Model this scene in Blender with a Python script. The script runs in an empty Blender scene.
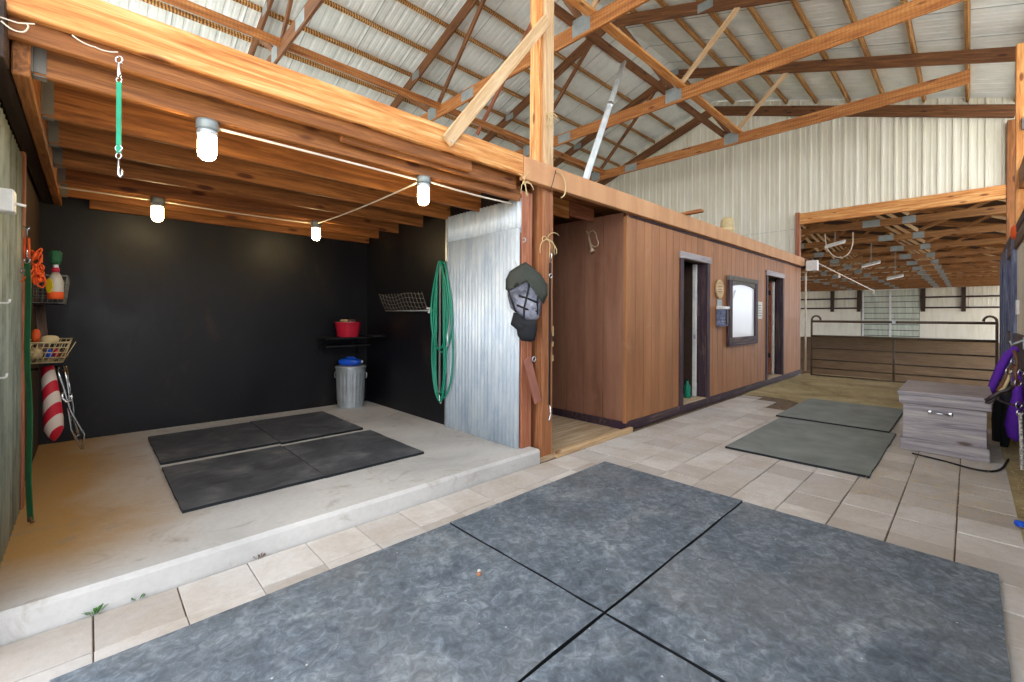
import bpy, bmesh, math, random
from mathutils import Vector, Matrix
random.seed(7)
S = bpy.context.scene
COL = S.collection
PI = math.pi
# ---------------------------------------------------------------- camera
F = 440.0; CX = 512.0; HY = 316.0; CAMZ = 1.4
HEAD = math.radians(46.1); ROLL = math.radians(0.3)
fw = Vector((math.cos(HEAD), math.sin(HEAD), 0)); rt = Vector((math.sin(HEAD), -math.cos(HEAD), 0)); UP = Vector((0, 0, 1))
cam_d = bpy.data.cameras.new('camera'); cam = bpy.data.objects.new('camera', cam_d); COL.objects.link(cam)
cam_d.sensor_width = 36.0; cam_d.sensor_fit = 'HORIZONTAL'; cam_d.lens = 36.0 * F / 1024
cam_d.shift_y = -(341 - HY) / 1024.0
cam_d.clip_start = 0.02; cam_d.clip_end = 300
r2 = rt * math.cos(ROLL) + UP * math.sin(ROLL); u2 = -rt * math.sin(ROLL) + UP * math.cos(ROLL)
m = Matrix((r2, u2, -fw)).transposed().to_4x4(); m.translation = (0, 0, CAMZ)
cam.matrix_world = m
S.camera = cam
S.view_settings.view_transform = 'Standard'; S.view_settings.look = 'None'
S.view_settings.gamma = 1.0; S.view_settings.use_curve_mapping = False
S.view_settings.exposure = 1.0
# ---------------------------------------------------------------- world and sun
W = bpy.data.worlds.new('World'); S.world = W; W.use_nodes = True
wn = W.node_tree; wn.nodes.clear()
wo = wn.nodes.new('ShaderNodeOutputWorld'); wb = wn.nodes.new('ShaderNodeBackground'); ws = wn.nodes.new('ShaderNodeTexSky')
ws.sky_type = 'HOSEK_WILKIE'; ws.turbidity = 6; ws.ground_albedo = 0.4; ws.sun_direction = Vector((-0.75, -0.45, 0.6)).normalized()
wmx = wn.nodes.new('ShaderNodeMixRGB'); wmx.inputs[0].default_value = 0.80; wmx.inputs[2].default_value = (0.95, 1.0, 1.09, 1)
wn.links.new(ws.outputs[0], wmx.inputs[1]); wn.links.new(wmx.outputs[0], wb.inputs[0]); wn.links.new(wb.outputs[0], wo.inputs[0])
wb.inputs[1].default_value = 2.2
sun_d = bpy.data.lights.new('sun', 'SUN'); sun_d.energy = 5.0; sun_d.angle = math.radians(1.0); sun_d.color = (1.0, 0.985, 0.97)
sun = bpy.data.objects.new('sun', sun_d); COL.objects.link(sun)
sun.rotation_euler = Vector((-0.10, -0.14, 1.0)).to_track_quat('Z', 'Y').to_euler()
# ---------------------------------------------------------------- helpers
def ray(px, py):
    a = px - CX; b = HY - py
    l = (a * math.cos(ROLL) - b * math.sin(ROLL)) / F; v = (a * math.sin(ROLL) + b * math.cos(ROLL)) / F
    return fw + rt * l + UP * v
def at(ax, val, px, py):
    r = ray(px, py); o = Vector((0, 0, CAMZ)); k = 'xyz'.index(ax)
    return o + r * ((val - o[k]) / r[k])

def world_of(o):
    if o.parent is None: return o.matrix_basis.copy()
    return world_of(o.parent) @ o.matrix_parent_inverse @ o.matrix_basis
def adopt(o, parent):
    if parent is not None:
        o.parent = parent; o.matrix_parent_inverse = world_of(parent).inverted()
def tag(o, label, cat=None, group=None, kind=None):
    o['label'] = label
    if cat: o['category'] = cat
    if group: o['group'] = group
    if kind: o['kind'] = kind
    return o
def thing(name, loc, label, cat, group=None):
    o = bpy.data.objects.new(name, None); COL.objects.link(o); o.location = loc
    o.empty_display_size = 0.1
    return tag(o, label, cat, group)

class MB:
    def __init__(s): s.bm = bmesh.new()
    def box(s, x0, x1, y0, y1, z0, z1, M=None, bev=0.0):
        vs = [s.bm.verts.new((x, y, z)) for x in (x0, x1) for y in (y0, y1) for z in (z0, z1)]
        if M is not None:
            for v in vs: v.co = M @ v.co
        fs = [s.bm.faces.new([vs[i] for i in q]) for q in ((0,1,3,2),(4,6,7,5),(0,4,5,1),(2,3,7,6),(0,2,6,4),(1,5,7,3))]
        if bev > 0:
            es = list({e for f in fs for e in f.edges})
            bmesh.ops.bevel(s.bm, geom=es, offset=bev, segments=1, affect='EDGES')
        return s
    def tube(s, pts, r, n=8, closed=False, rs=None):
        pts = [Vector(p) for p in pts]; N = len(pts); rings = []
        ref = None
        for i, p in enumerate(pts):
            if closed: t = pts[(i+1) % N] - pts[i-1]
            else: t = pts[min(i+1, N-1)] - pts[max(i-1, 0)]
            t.normalize()
            if ref is None: ref = t.orthogonal().normalized()
            ref = (ref - t * ref.dot(t))
            if ref.length < 1e-5: ref = t.orthogonal()
            ref.normalize(); b = t.cross(ref)
            rr = rs[i] if rs else r
            rings.append([s.bm.verts.new(p + (ref * math.cos(2*PI*k/n) + b * math.sin(2*PI*k/n)) * rr) for k in range(n)])
        for i in range(N if closed else N-1):
            a = rings[i]; c = rings[(i+1) % N]
            for k in range(n): s.bm.faces.new((a[k], a[(k+1) % n], c[(k+1) % n], c[k]))
        if not closed:
            s.bm.faces.new(rings[0][::-1]); s.bm.faces.new(rings[-1])
        return s
    def lathe(s, prof, c=(0, 0, 0), n=32, M=None):
        rings = []
        for r, z in prof:
            if r < 1e-6: rings.append([s.bm.verts.new((c[0], c[1], c[2] + z))])
            else: rings.append([s.bm.verts.new((c[0] + r*math.cos(2*PI*k/n), c[1] + r*math.sin(2*PI*k/n), c[2] + z)) for k in range(n)])
        if M is not None:
            for g in rings:
                for v in g: v.co = M @ v.co
        for a, b in zip(rings, rings[1:]):
            for k in range(n):
                j = (k+1) % n
                if len(a) == 1 and len(b) > 1: s.bm.faces.new((a[0], b[k], b[j]))
                elif len(b) == 1 and len(a) > 1: s.bm.faces.new((a[k], b[0], a[j]))
                elif len(a) > 1: s.bm.faces.new((a[k], a[j], b[j], b[k]))
        return s
    def prism(s, poly, h, M=None):
        """poly: xy outline, extruded z 0..h"""
        a = [s.bm.verts.new((x, y, 0)) for x, y in poly]; b = [s.bm.verts.new((x, y, h)) for x, y in poly]
        if M is not None:
            for v in a + b: v.co = M @ v.co
        s.bm.faces.new(a[::-1]); s.bm.faces.new(b); n = len(a)
        for i in range(n): s.bm.faces.new((a[i], a[(i+1) % n], b[(i+1) % n], b[i]))
        return s
    def grid(s, fn, nu, nv):
        g = [[s.bm.verts.new(fn(i / nu, j / nv)) for j in range(nv+1)] for i in range(nu+1)]
        for i in range(nu):
            for j in range(nv): s.bm.faces.new((g[i][j], g[i+1][j], g[i+1][j+1], g[i][j+1]))
        return s
    def build(s, name, mat, parent=None, smooth=False, matrix=None, solid=0):
        bmesh.ops.recalc_face_normals(s.bm, faces=s.bm.faces)
        me = bpy.data.meshes.new(name); s.bm.to_mesh(me); s.bm.free()
        me.materials.append(mat)
        if smooth:
            for p in me.polygons: p.use_smooth = True
        o = bpy.data.objects.new(name, me); COL.objects.link(o)
        if matrix is not None: o.matrix_basis = matrix
        if solid:
            md = o.modifiers.new('thickness', 'SOLIDIFY'); md.thickness = solid; md.offset = 0
        adopt(o, parent)
        return o
def frame(a, b, side):
    a = Vector(a); b = Vector(b); x = (b - a).normalized(); y = Vector(side); y = (y - x * y.dot(x)).normalized(); z = x.cross(y)
    M = Matrix((x, y, z)).transposed().to_4x4(); M.translation = (a + b) / 2
    return M, (b - a).length
def board(name, a, b, thick, depth, side, mat, parent=None, bev=0.004):
    """timber from a to b (centre line), its thickness along `side`"""
    M, L = frame(a, b, side)
    mb = MB(); mb.box(-L/2, L/2, -thick/2, thick/2, -depth/2, depth/2, bev=bev)
    return mb.build(name, mat, parent, matrix=M)
def timber(name, x0, x1, y0, y1, z0, z1, mat, parent=None, bev=0.005):
    """axis-aligned timber with its grain along its longest side"""
    d = (x1-x0, y1-y0, z1-z0); k = d.index(max(d)); c = Vector(((x0+x1)/2, (y0+y1)/2, (z0+z1)/2))
    h = Vector((0, 0, 0)); h[k] = d[k]/2
    side = Vector((0, 0, 0)); j = [i for i in range(3) if i != k][0]; side[j] = 1
    o = [i for i in range(3) if i not in (k, j)][0]
    return board(name, c - h, c + h, d[j], d[o], side, mat, parent, bev)
def struct(o, label=None):
    o['kind'] = 'structure'
    if label: o['label'] = label
    return o
ORD = ['first','second','third','fourth','fifth','sixth','seventh','eighth','ninth','tenth','eleventh','twelfth','thirteenth','fourteenth','fifteenth','sixteenth','seventeenth','eighteenth','nineteenth','twentieth']

# ---------------------------------------------------------------- materials
class NT:
    def __init__(s, name, rough=0.7, metal=0.0, spec=0.4):
        s.m = bpy.data.materials.new(name); s.m.use_nodes = True; s.t = s.m.node_tree; s.t.nodes.clear()
        s.out = s.n('ShaderNodeOutputMaterial'); s.p = s.n('ShaderNodeBsdfPrincipled')
        s.l(s.p.outputs[0], s.out.inputs[0])
        s.p.inputs['Roughness'].default_value = rough; s.p.inputs['Metallic'].default_value = metal
        s.p.inputs['Specular IOR Level'].default_value = spec
    def n(s, t, **k):
        x = s.t.nodes.new(t)
        for a, b in k.items(): setattr(x, a, b)
        return x
    def l(s, a, b): s.t.links.new(a, b)
    def coord(s, scale=(1,1,1), rnd=True):
        tc = s.n('ShaderNodeTexCoord'); mp = s.n('ShaderNodeMapping'); mp.inputs['Scale'].default_value = scale
        src = tc.outputs['Object']
        if rnd:
            oi = s.n('ShaderNodeObjectInfo'); mu = s.n('ShaderNodeMath', operation='MULTIPLY'); mu.inputs[1].default_value = 53.0
            s.l(oi.outputs['Random'], mu.inputs[0]); va = s.n('ShaderNodeVectorMath', operation='ADD')
            s.l(src, va.inputs[0]); s.l(mu.outputs[0], va.inputs[1]); src = va.outputs[0]
        s.l(src, mp.inputs[0]); return mp.outputs[0]
    def noise(s, vec, scale=5, detail=4, rough=0.55, dist=0.0):
        x = s.n('ShaderNodeTexNoise'); x.inputs['Scale'].default_value = scale; x.inputs['Detail'].default_value = detail
        x.inputs['Roughness'].default_value = rough; x.inputs['Distortion'].default_value = dist
        s.l(vec, x.inputs['Vector']); return x.outputs[0]
    def ramp(s, fac, stops):
        x = s.n('ShaderNodeValToRGB'); e = x.color_ramp.elements
        while len(e) > 1: e.remove(e[-1])
        e[0].position = stops[0][0]; e[0].color = (*stops[0][1], 1)
        for p, c in stops[1:]:
            q = e.new(p); q.color = (*c, 1)
        s.l(fac, x.inputs[0]); return x.outputs[0]
    def mix(s, fac, a, b, mode='MIX'):
        x = s.n('ShaderNodeMixRGB', blend_type=mode)
        for i, v in ((0, fac), (1, a), (2, b)):
            if isinstance(v, (int, float)): x.inputs[i].default_value = v
            elif isinstance(v, tuple): x.inputs[i].default_value = (*v, 1)
            else: s.l(v, x.inputs[i])
        return x.outputs[0]
    def bump(s, h, strength=0.3, dist=0.01):
        b = s.n('ShaderNodeBump'); b.inputs['Strength'].default_value = strength; b.inputs['Distance'].default_value = dist
        s.l(h, b.inputs['Height']); s.l(b.outputs[0], s.p.inputs['Normal'])
    def col(s, c):
        if isinstance(c, tuple): s.p.inputs['Base Color'].default_value = (*c, 1)
        else: s.l(c, s.p.inputs['Base Color'])
        return s
def c8(r, g, b):
    f = lambda v: (v/255/12.92) if v/255 <= 0.04045 else ((v/255+0.055)/1.055)**2.4
    return (f(r), f(g), f(b))
def wood(name, dark, mid, light, rough=0.62, knots=True, band=0.0, spec=0.35, weather=None):
    t = NT(name, rough, 0, spec)
    g = t.noise(t.coord((0.9, 16, 16)), 1.6, 7, 0.68, 0.9)
    c = t.ramp(g, [(0.32, dark), (0.5, mid), (0.68, light)])
    f = t.noise(t.coord((2.5, 90, 90)), 2.2, 3, 0.6)
    c = t.mix(0.35, c, t.ramp(f, [(0.3, (0.45, 0.42, 0.4)), (0.65, (1, 1, 1))]), 'MULTIPLY')
    if knots:
        v = t.n('ShaderNodeTexVoronoi'); v.inputs['Scale'].default_value = 1.0
        t.l(t.coord((2.1, 6.5, 6.5)), v.inputs['Vector'])
        k = t.ramp(v.outputs['Distance'], [(0.0, (0.12, 0.06, 0.03)), (0.10, (0.25, 0.13, 0.07)), (0.17, (1, 1, 1))])
        c = t.mix(0.85, c, k, 'MULTIPLY')
    if band:
        w = t.n('ShaderNodeTexWave', bands_direction='X'); w.inputs['Scale'].default_value = 7; w.inputs['Distortion'].default_value = 3.5
        w.inputs['Detail'].default_value = 2; t.l(t.coord((1, 1, 1)), w.inputs['Vector'])
        c = t.mix(band, c, t.ramp(w.outputs[0], [(0.2, (0.25, 0.17, 0.1)), (0.6, (1, 1, 1)), (0.9, (1.5, 1.45, 1.3))]), 'MULTIPLY')
    if weather:
        q = t.noise(t.coord((0.8, 2, 2)), 2.0, 5, 0.65)
        c = t.mix(t.ramp(q, [(0.45, (0, 0, 0)), (0.62, (1, 1, 1))]), c, weather)
    t.col(c); t.bump(f, 0.25, 0.004)
    return t.m
M = {}
M['beam'] = wood('beam_fir', c8(176,100,44), c8(216,148,80), c8(240,196,132))
M['joist'] = wood('joist_fir', c8(104,62,30), c8(146,90,44), c8(184,120,64))
M['truss'] = wood('truss_pine', c8(78,48,28), c8(112,72,40), c8(150,102,60))
M['chord'] = wood('chord_pine', c8(128,74,36), c8(172,110,56), c8(206,148,86), band=0.12)
M['purlin'] = wood('purlin_rough', c8(120,80,42), c8(178,132,76), c8(224,186,130), band=0.9, knots=False)
M['pale'] = wood('pale_pine', c8(184,146,102), c8(210,176,132), c8(228,200,160))
M['post'] = wood('post_cedar', c8(134,80,50), c8(164,106,68), c8(192,138,96))
M['redboard'] = wood('red_board', c8(136,74,50), c8(170,106,76), c8(196,140,108), knots=False)
M['dirtywood'] = wood('old_wood', c8(70,50,40), c8(108,82,66), c8(150,125,108), knots=False)
M['arena_wood'] = wood('arena_pine', c8(108,70,36), c8(144,98,52), c8(176,128,76))
M['darkwood'] = wood('dark_old_wood', c8(40,28,20), c8(58,40,28), c8(78,56,40), knots=False)
M['purplewood'] = wood('stained_trim', c8(40,26,32), c8(66,48,54), c8(120,98,90), knots=False, weather=c8(58,40,52))
M['bluewood'] = wood('blue_grey_paint', c8(58,64,92), c8(104,112,142), c8(160,168,190), knots=False)
M['chest'] = wood('chest_wash', c8(124,118,126), c8(166,158,160), c8(198,190,184), knots=True, rough=0.5)
M['plywood'] = wood('hay_floor', c8(160,130,96), c8(196,170,136), c8(222,202,172), knots=False)

def plain(name, col, rough=0.6, metal=0.0, var=0.12, scale=6, spec=0.4, bump=0.0):
    t = NT(name, rough, metal, spec)
    n = t.noise(t.coord(), scale, 5, 0.6)
    a = tuple(max(0, v*(1-var*2)) for v in col); b = tuple(min(1, v*(1+var)) for v in col)
    t.col(t.ramp(n, [(0.3, a), (0.6, col), (0.75, b)]))
    if bump: t.bump(n, bump, 0.01)
    return t.m
M['slat'] = plain('faded_red_paint', c8(160,104,88), 0.7)
M['matedge'] = plain('cut_rubber_edge', c8(24,28,32), 0.7)
M['white'] = plain('white_enamel', c8(232,230,226), 0.4)
M['steel'] = plain('galvanised', c8(196,204,210), 0.35, 0.55)
M['chrome'] = plain('chrome', c8(214,216,218), 0.18, 1.0, 0.03)
M['pipe'] = plain('grey_pipe', c8(206,212,212), 0.4, 0.1)
M['plate'] = plain('gusset_steel', c8(150,158,156), 0.5, 0.35)
M['dgate'] = plain('gate_paint', c8(104,90,74), 0.6, 0.2)
M['cord'] = plain('white_cord', c8(226,212,190), 0.5)
M['twine'] = plain('baling_twine', c8(214,190,140), 0.8)
M['green'] = plain('green_hose', c8(14,142,112), 0.35, spec=0.6)
M['greenstrap'] = plain('green_strap', c8(40,100,60), 0.7)
M['mint'] = plain('mint_webbing', c8(36,156,118), 0.6)
M['red'] = plain('red_rubber', c8(200,36,60), 0.4)
M['blue'] = plain('blue_plastic', c8(16,80,200), 0.35)
M['orange'] = plain('orange_cord', c8(238,92,30), 0.6)
M['yellow'] = plain('yellow_label', c8(240,210,40), 0.5)
M['purple'] = plain('purple_fabric', c8(104,40,180), 0.75, bump=0.3)
M['black'] = plain('black_plastic', c8(24,24,28), 0.5)
M['blackcloth'] = plain('black_fabric', c8(34,36,40), 0.9, bump=0.4)
M['olive'] = plain('olive_black_fabric', c8(60,64,58), 0.85, bump=0.4)
M['leather'] = plain('brown_leather', c8(112,72,50), 0.45)
M['darkleather'] = plain('dark_leather', c8(48,36,36), 0.4)
M['brass'] = plain('old_brass', c8(206,180,144), 0.35, 0.4)
M['tan'] = plain('tan_can', c8(200,178,130), 0.6)
M['paper'] = plain('paper', c8(232,230,214), 0.8)
M['mud'] = plain('grout_soil', c8(120,100,80), 0.95, 0, 0.3, 20)
M['leaf'] = plain('weed_green', c8(70,120,50), 0.6)
M['pebble'] = plain('pebble', c8(180,120,80), 0.7)
M['cement'] = plain('cement_board', c8(120,116,108), 0.9)
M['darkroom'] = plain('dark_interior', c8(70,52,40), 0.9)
M['rope'] = plain('speckled_rope', c8(206,200,190), 0.8, 0, 0.5, 60)
M['glassbottle'] = plain('clear_bottle', c8(190,180,160), 0.2)

def bulb():
    t = NT('lamp_glow', 0.3); t.col((1, 0.9, 0.7)); t.p.inputs['Emission Color'].default_value = (1, 0.74, 0.36, 1); t.p.inputs['Emission Strength'].default_value = 36
    return t.m
M['bulb'] = bulb()

def mat_rubber():
    t = NT('stall_mat_rubber', 0.62, 0, 0.45)
    v = t.coord((1, 1, 1))
    a = t.noise(v, 3.0, 7, 0.7, 0.8); b = t.noise(v, 19, 6, 0.72, 0.9)
    c = t.ramp(a, [(0.3, c8(78,88,98)), (0.5, c8(102,112,122)), (0.72, c8(132,140,146))])
    c = t.mix(0.75, c, t.ramp(b, [(0.36, (0.45, 0.47, 0.5)), (0.52, (1, 1, 1)), (0.66, (1.8, 1.8, 1.75))]), 'MULTIPLY')
    d = t.noise(v, 1.1, 4, 0.6); c = t.mix(t.ramp(d, [(0.5, (0, 0, 0)), (0.75, (0.35, 0.35, 0.35))]), c, c8(134,130,122))
    s = t.n('ShaderNodeTexVoronoi'); s.inputs['Scale'].default_value = 9; t.l(v, s.inputs['Vector'])
    c = t.mix(t.ramp(s.outputs['Distance'], [(0.0, (1, 1, 1)), (0.028, (1, 1, 1)), (0.05, (0, 0, 0))]), c, c8(196,194,188))
    t.col(c); t.bump(b, 0.5, 0.006); return t.m
M['mat'] = mat_rubber()
M['matgrey'] = plain('dusty_mat_rubber', c8(132,138,134), 0.75, 0, 0.16, 3, bump=0.4)
def mat_rubber_dark():
    t = NT('old_mat_rubber', 0.6, 0, 0.45); v = t.coord((1, 1, 1)); a = t.noise(v, 3, 6, 0.65, 0.8); b = t.noise(t.coord((3, 14, 1)), 2, 5, 0.7)
    c = t.ramp(a, [(0.3, c8(58,61,66)), (0.5, c8(80,83,88)), (0.72, c8(116,117,118))])
    c = t.mix(0.5, c, t.ramp(b, [(0.35, (0.6, 0.6, 0.6)), (0.7, (1.3, 1.3, 1.3))]), 'MULTIPLY'); t.col(c); t.bump(b, 0.4, 0.005); return t.m
M['matdark'] = mat_rubber_dark()
def mat_concrete():
    t = NT('concrete', 0.85, 0, 0.25); v = t.coord((1, 1, 1), False)
    a = t.noise(v, 1.1, 6, 0.6, 0.4); b = t.noise(v, 30, 4, 0.6)
    c = t.ramp(a, [(0.3, c8(172,171,168)), (0.5, c8(194,192,189)), (0.72, c8(210,208,204))])
    # tan soil stain spreading from the left wall
    tc = t.n('ShaderNodeTexCoord'); sp = t.n('ShaderNodeSeparateXYZ'); t.l(tc.outputs['Object'], sp.inputs[0])
    ad = t.n('ShaderNodeMath', operation='MULTIPLY_ADD'); t.l(a, ad.inputs[0]); ad.inputs[1].default_value = 0.9; t.l(sp.outputs['X'], ad.inputs[2])
    ys = t.n('ShaderNodeMapRange'); ys.inputs['From Min'].default_value = 2.85; ys.inputs['From Max'].default_value = 3.45; t.l(sp.outputs['Y'], ys.inputs['Value'])
    st = t.mix(1.0, t.ramp(ad.outputs[0], [(0.35, (1, 1, 1)), (1.0, (0, 0, 0))]), ys.outputs[0], 'MULTIPLY')
    c = t.mix(st, c, c8(184,144,90))
    c = t.mix(0.25, c, t.ramp(b, [(0.3, (0.75, 0.74, 0.72)), (0.6, (1, 1, 1))]), 'MULTIPLY')
    e = t.noise(v, 3.3, 5, 0.7, 1.0); c = t.mix(t.ramp(e, [(0.56, (0, 0, 0)), (0.70, (0.6, 0.6, 0.6))]), c, c8(150,138,122))
    t.col(c); t.bump(b, 0.35, 0.006); return t.m
M['concrete'] = mat_concrete()
def mat_paver():
    t = NT('paver_concrete', 0.85, 0, 0.25); v = t.coord((1, 1, 1), False)
    g = t.n('ShaderNodeNewGeometry')
    c = t.ramp(g.outputs['Random Per Island'], [(0.0, c8(184,177,170)), (0.35, c8(200,194,188)), (0.7, c8(212,207,201)), (1.0, c8(192,187,182))])
    a = t.noise(v, 2.3, 6, 0.65, 0.6); c = t.mix(t.ramp(a, [(0.42, (0, 0, 0)), (0.7, (0.6, 0.6, 0.6))]), c, c8(172,156,138))
    b = t.noise(v, 28, 4, 0.65); c = t.mix(0.3, c, t.ramp(b, [(0.3, (0.7, 0.68, 0.66)), (0.6, (1, 1, 1))]), 'MULTIPLY')
    t.col(c); t.bump(b, 0.4, 0.006); return t.m
M['paver'] = mat_paver()
def mat_dirt(name, a1, a2, a3):
    t = NT(name, 0.95, 0, 0.1); v = t.coord((1, 1, 1), False); a = t.noise(v, 1.6, 7, 0.65, 0.5); b = t.noise(v, 40, 4, 0.7)
    c = t.ramp(a, [(0.3, a1), (0.5, a2), (0.72, a3)]); c = t.mix(0.5, c, t.ramp(b, [(0.3, (0.55, 0.52, 0.5)), (0.6, (1.1, 1.1, 1.05))]), 'MULTIPLY')
    t.col(c); t.bump(b, 0.8, 0.02); return t.m
M['dirt'] = mat_dirt('arena_dirt', c8(94,70,46), c8(116,90,62), c8(134,108,78))
M['haydirt'] = mat_dirt('hay_dirt', c8(140,124,94), c8(172,156,118), c8(200,186,148))
M['ground'] = plain('yard_bounce', c8(194,191,186), 0.95, 0, 0.08)
def mat_black():
    t = NT('black_paint', 0.42, 0, 0.4); v = t.coord((1, 1, 0.6), False); a = t.noise(v, 1.7, 6, 0.7, 0.8)
    t.col(t.ramp(a, [(0.3, c8(6,8,16)), (0.5, c8(13,14,21)), (0.6, c8(22,20,22)), (0.74, c8(54,44,38))]))
    b = t.noise(v, 14, 5, 0.65); t.bump(b, 0.2, 0.01)
    t.l(t.ramp(a, [(0.3, (0.36,)*3), (0.7, (0.55,)*3)]), t.p.inputs['Roughness']); return t.m
M['blackwall'] = mat_black()
def mat_siding(name, c1, c2, c3, rough=0.6, wear=None, zs=0.25):
    t = NT(name, rough, 0, 0.35); v = t.coord((1.6, 1.6, zs), False); a = t.noise(v, 2.2, 6, 0.65, 0.3)
    c = t.ramp(a, [(0.3, c1), (0.5, c2), (0.72, c3)])
    if wear:
        q = t.noise(t.coord((1, 1, 1), False), 2.0, 6, 0.7, 0.6); c = t.mix(t.ramp(q, [(0.58, (0, 0, 0)), (0.75, (0.6, 0.6, 0.6))]), c, wear)
    t.col(c); return t.m
M['brown'] = mat_siding('brown_painted_siding', c8(140,92,58), c8(162,110,70), c8(178,124,82), 0.55, c8(184,142,110))
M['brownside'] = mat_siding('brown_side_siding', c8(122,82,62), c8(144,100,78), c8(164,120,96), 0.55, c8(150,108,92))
M['brownbeam'] = mat_siding('brown_painted_beam', c8(182,130,86), c8(198,146,100), c8(210,160,114), 0.55, c8(196,128,88))
M['tansteel'] = mat_siding('cream_steel', c8(214,210,188), c8(228,224,204), c8(236,234,218), 0.45)
M['roofsteel'] = mat_siding('roof_steel', c8(206,214,208), c8(222,228,222), c8(232,236,230), 0.42)
M['kick'] = mat_siding('kickboard_paint', c8(214,208,186), c8(226,220,200), c8(234,230,214), 0.7)
M['translucent'] = mat_siding('far_door_steel', c8(176,182,164), c8(196,202,184), c8(214,218,202), 0.5)
def mat_corr():
    t = NT('corrugated_galvanised', 0.5, 0.1, 0.5); v = t.coord((2, 2, 0.5), False); a = t.noise(v, 4, 6, 0.7, 0.5)
    t.col(t.ramp(a, [(0.3, c8(172,188,204)), (0.5, c8(202,214,224)), (0.7, c8(226,232,236))])); b = t.noise(t.coord((1, 1, 1), False), 9, 4, 0.6)
    t.l(t.ramp(b, [(0.3, (0.3,)*3), (0.7, (0.55,)*3)]), t.p.inputs['Roughness']); return t.m
M['corr'] = mat_corr()
def mat_corr_old():
    t = NT('weathered_corrugated', 0.6, 0.3, 0.4); v = t.coord((2, 2, 0.5), False); a = t.noise(v, 3, 6, 0.7, 0.5)
    t.col(t.ramp(a, [(0.3, c8(112,120,108)), (0.5, c8(162,170,156)), (0.7, c8(196,202,186))])); return t.m
M['corrold'] = mat_corr_old()
def mat_stripe():
    t = NT('red_white_stripe', 0.6); tc = t.n('ShaderNodeTexCoord'); w = t.n('ShaderNodeTexWave', bands_direction='DIAGONAL'); w.inputs['Scale'].default_value = 3.3
    w.inputs['Distortion'].default_value = 0; mpz = t.n('ShaderNodeMapping'); mpz.inputs['Scale'].default_value = (-1.0, 0.96, 1.0); t.l(tc.outputs['Object'], mpz.inputs[0]); t.l(mpz.outputs[0], w.inputs['Vector']); r = t.n('ShaderNodeValToRGB'); r.color_ramp.interpolation = 'CONSTANT'
    r.color_ramp.elements[0].color = (*c8(190,24,44), 1); r.color_ramp.elements[1].position = 0.5; r.color_ramp.elements[1].color = (*c8(214,196,180), 1)
    t.l(w.outputs[0], r.inputs[0]); t.col(r.outputs[0]); return t.m
M['stripe'] = mat_stripe()
def mat_board():
    t = NT('whiteboard', 0.25, 0, 0.5); t.col(c8(228,232,234)); return t.m
M['whiteboard'] = mat_board()
def mat_mesh():
    t = NT('grey_mesh_fabric', 0.7); a = t.noise(t.coord(), 9, 4, 0.6); t.col(t.ramp(a, [(0.35, c8(70,72,84)), (0.6, c8(140,142,156)), (0.75, c8(180,180,192))])); return t.m
M['meshfab'] = mat_mesh()

# ================================================================ THE SETTING
YB = 6.22; ZS = 0.13; YF = 2.83
# unseen ground outside, coloured pale to bounce light into the barn
mb = MB(); mb.grid(lambda u, v: (-40 + 52.7*u, -50 + 100*v, -0.06), 4, 4); struct(mb.build('floor_ground', M['ground']), 'packed ground around the barn')
# aisle soil bed under pavers
mb = MB(); mb.box(-2.5, 12.75, -0.75, 2.9, -0.3, -0.012); struct(mb.build('floor_soil', M['mud']), 'soil showing between the pavers')
# pavers: one mesh
mb = MB(); W0 = 0.315; D0 = 0.3075
xs = -2.47
rows = []
y = 2.822; k = 0
while y > -0.26:
    y0 = max(y - D0, -0.27)
    x = 0.02 - 8 * W0 + (0.0 if k != 0 else 0)
    while x < 8.75:
        if x > -2.5 and not (x > 7.9 + 0.5*math.sin(y*2.5) and True):
            dz = random.uniform(-0.003, 0.002); g = random.uniform(0.0018, 0.004); gy = random.uniform(0.0025, 0.0045)
            if x + W0/2 > 3.0 or y0 > 2.35 or x < 0 or True:
                mb.box(x + g, x + W0 - g, y0 + gy, y - gy, -0.05, dz, bev=0.003)
        x += W0
    y -= D0; k += 1
struct(mb.build('floor_pavers', M['paver']), 'square concrete pavers of the barn aisle')
# hay covered dirt before the arena and along the right wall
def hump(u, v):
    x = 7.6 + 5.4*u; y = -0.7 + 3.55*v
    e = min(1, max(0, (x - 8.3 - 0.35*math.sin(y*3.1)) / 0.5))
    return (x, y, -0.02 + 0.028*e + 0.006*math.sin(x*5+y*3))
mb = MB(); mb.grid(hump, 60, 40); struct(mb.build('floor_hay_dirt', M['haydirt'], smooth=True), 'dirt scattered with hay in front of the arena gate')
mb = MB(); mb.grid(lambda u, v: (3.0 + 9*u, -0.72 + 0.48*v, 0.004 + 0.012*math.sin(u*60+v*4)*(1-v)), 80, 6); struct(mb.build('floor_edge_dirt', M['haydirt'], smooth=True), 'strip of dirt and hay along the stall fronts')
# stall slab
mb = MB(); mb.box(-0.36, 3.125, YF, YB + 0.1, -0.05, ZS, bev=0.022); struct(mb.build('floor_stall', M['concrete']), 'raised concrete slab of the wash bay')
# alcove and tack-room floors
mb = MB(); mb.box(3.13, 4.72, 2.86, YB, -0.04, 0.02); struct(mb.build('floor_alcove', M['plywood']), 'worn plywood floor of the alcove')
mb = MB(); mb.box(4.74, 12.7, 2.93, YB, -0.04, 0.11); struct(mb.build('floor_tack_room', M['plywood']), 'tack room floor')
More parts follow.
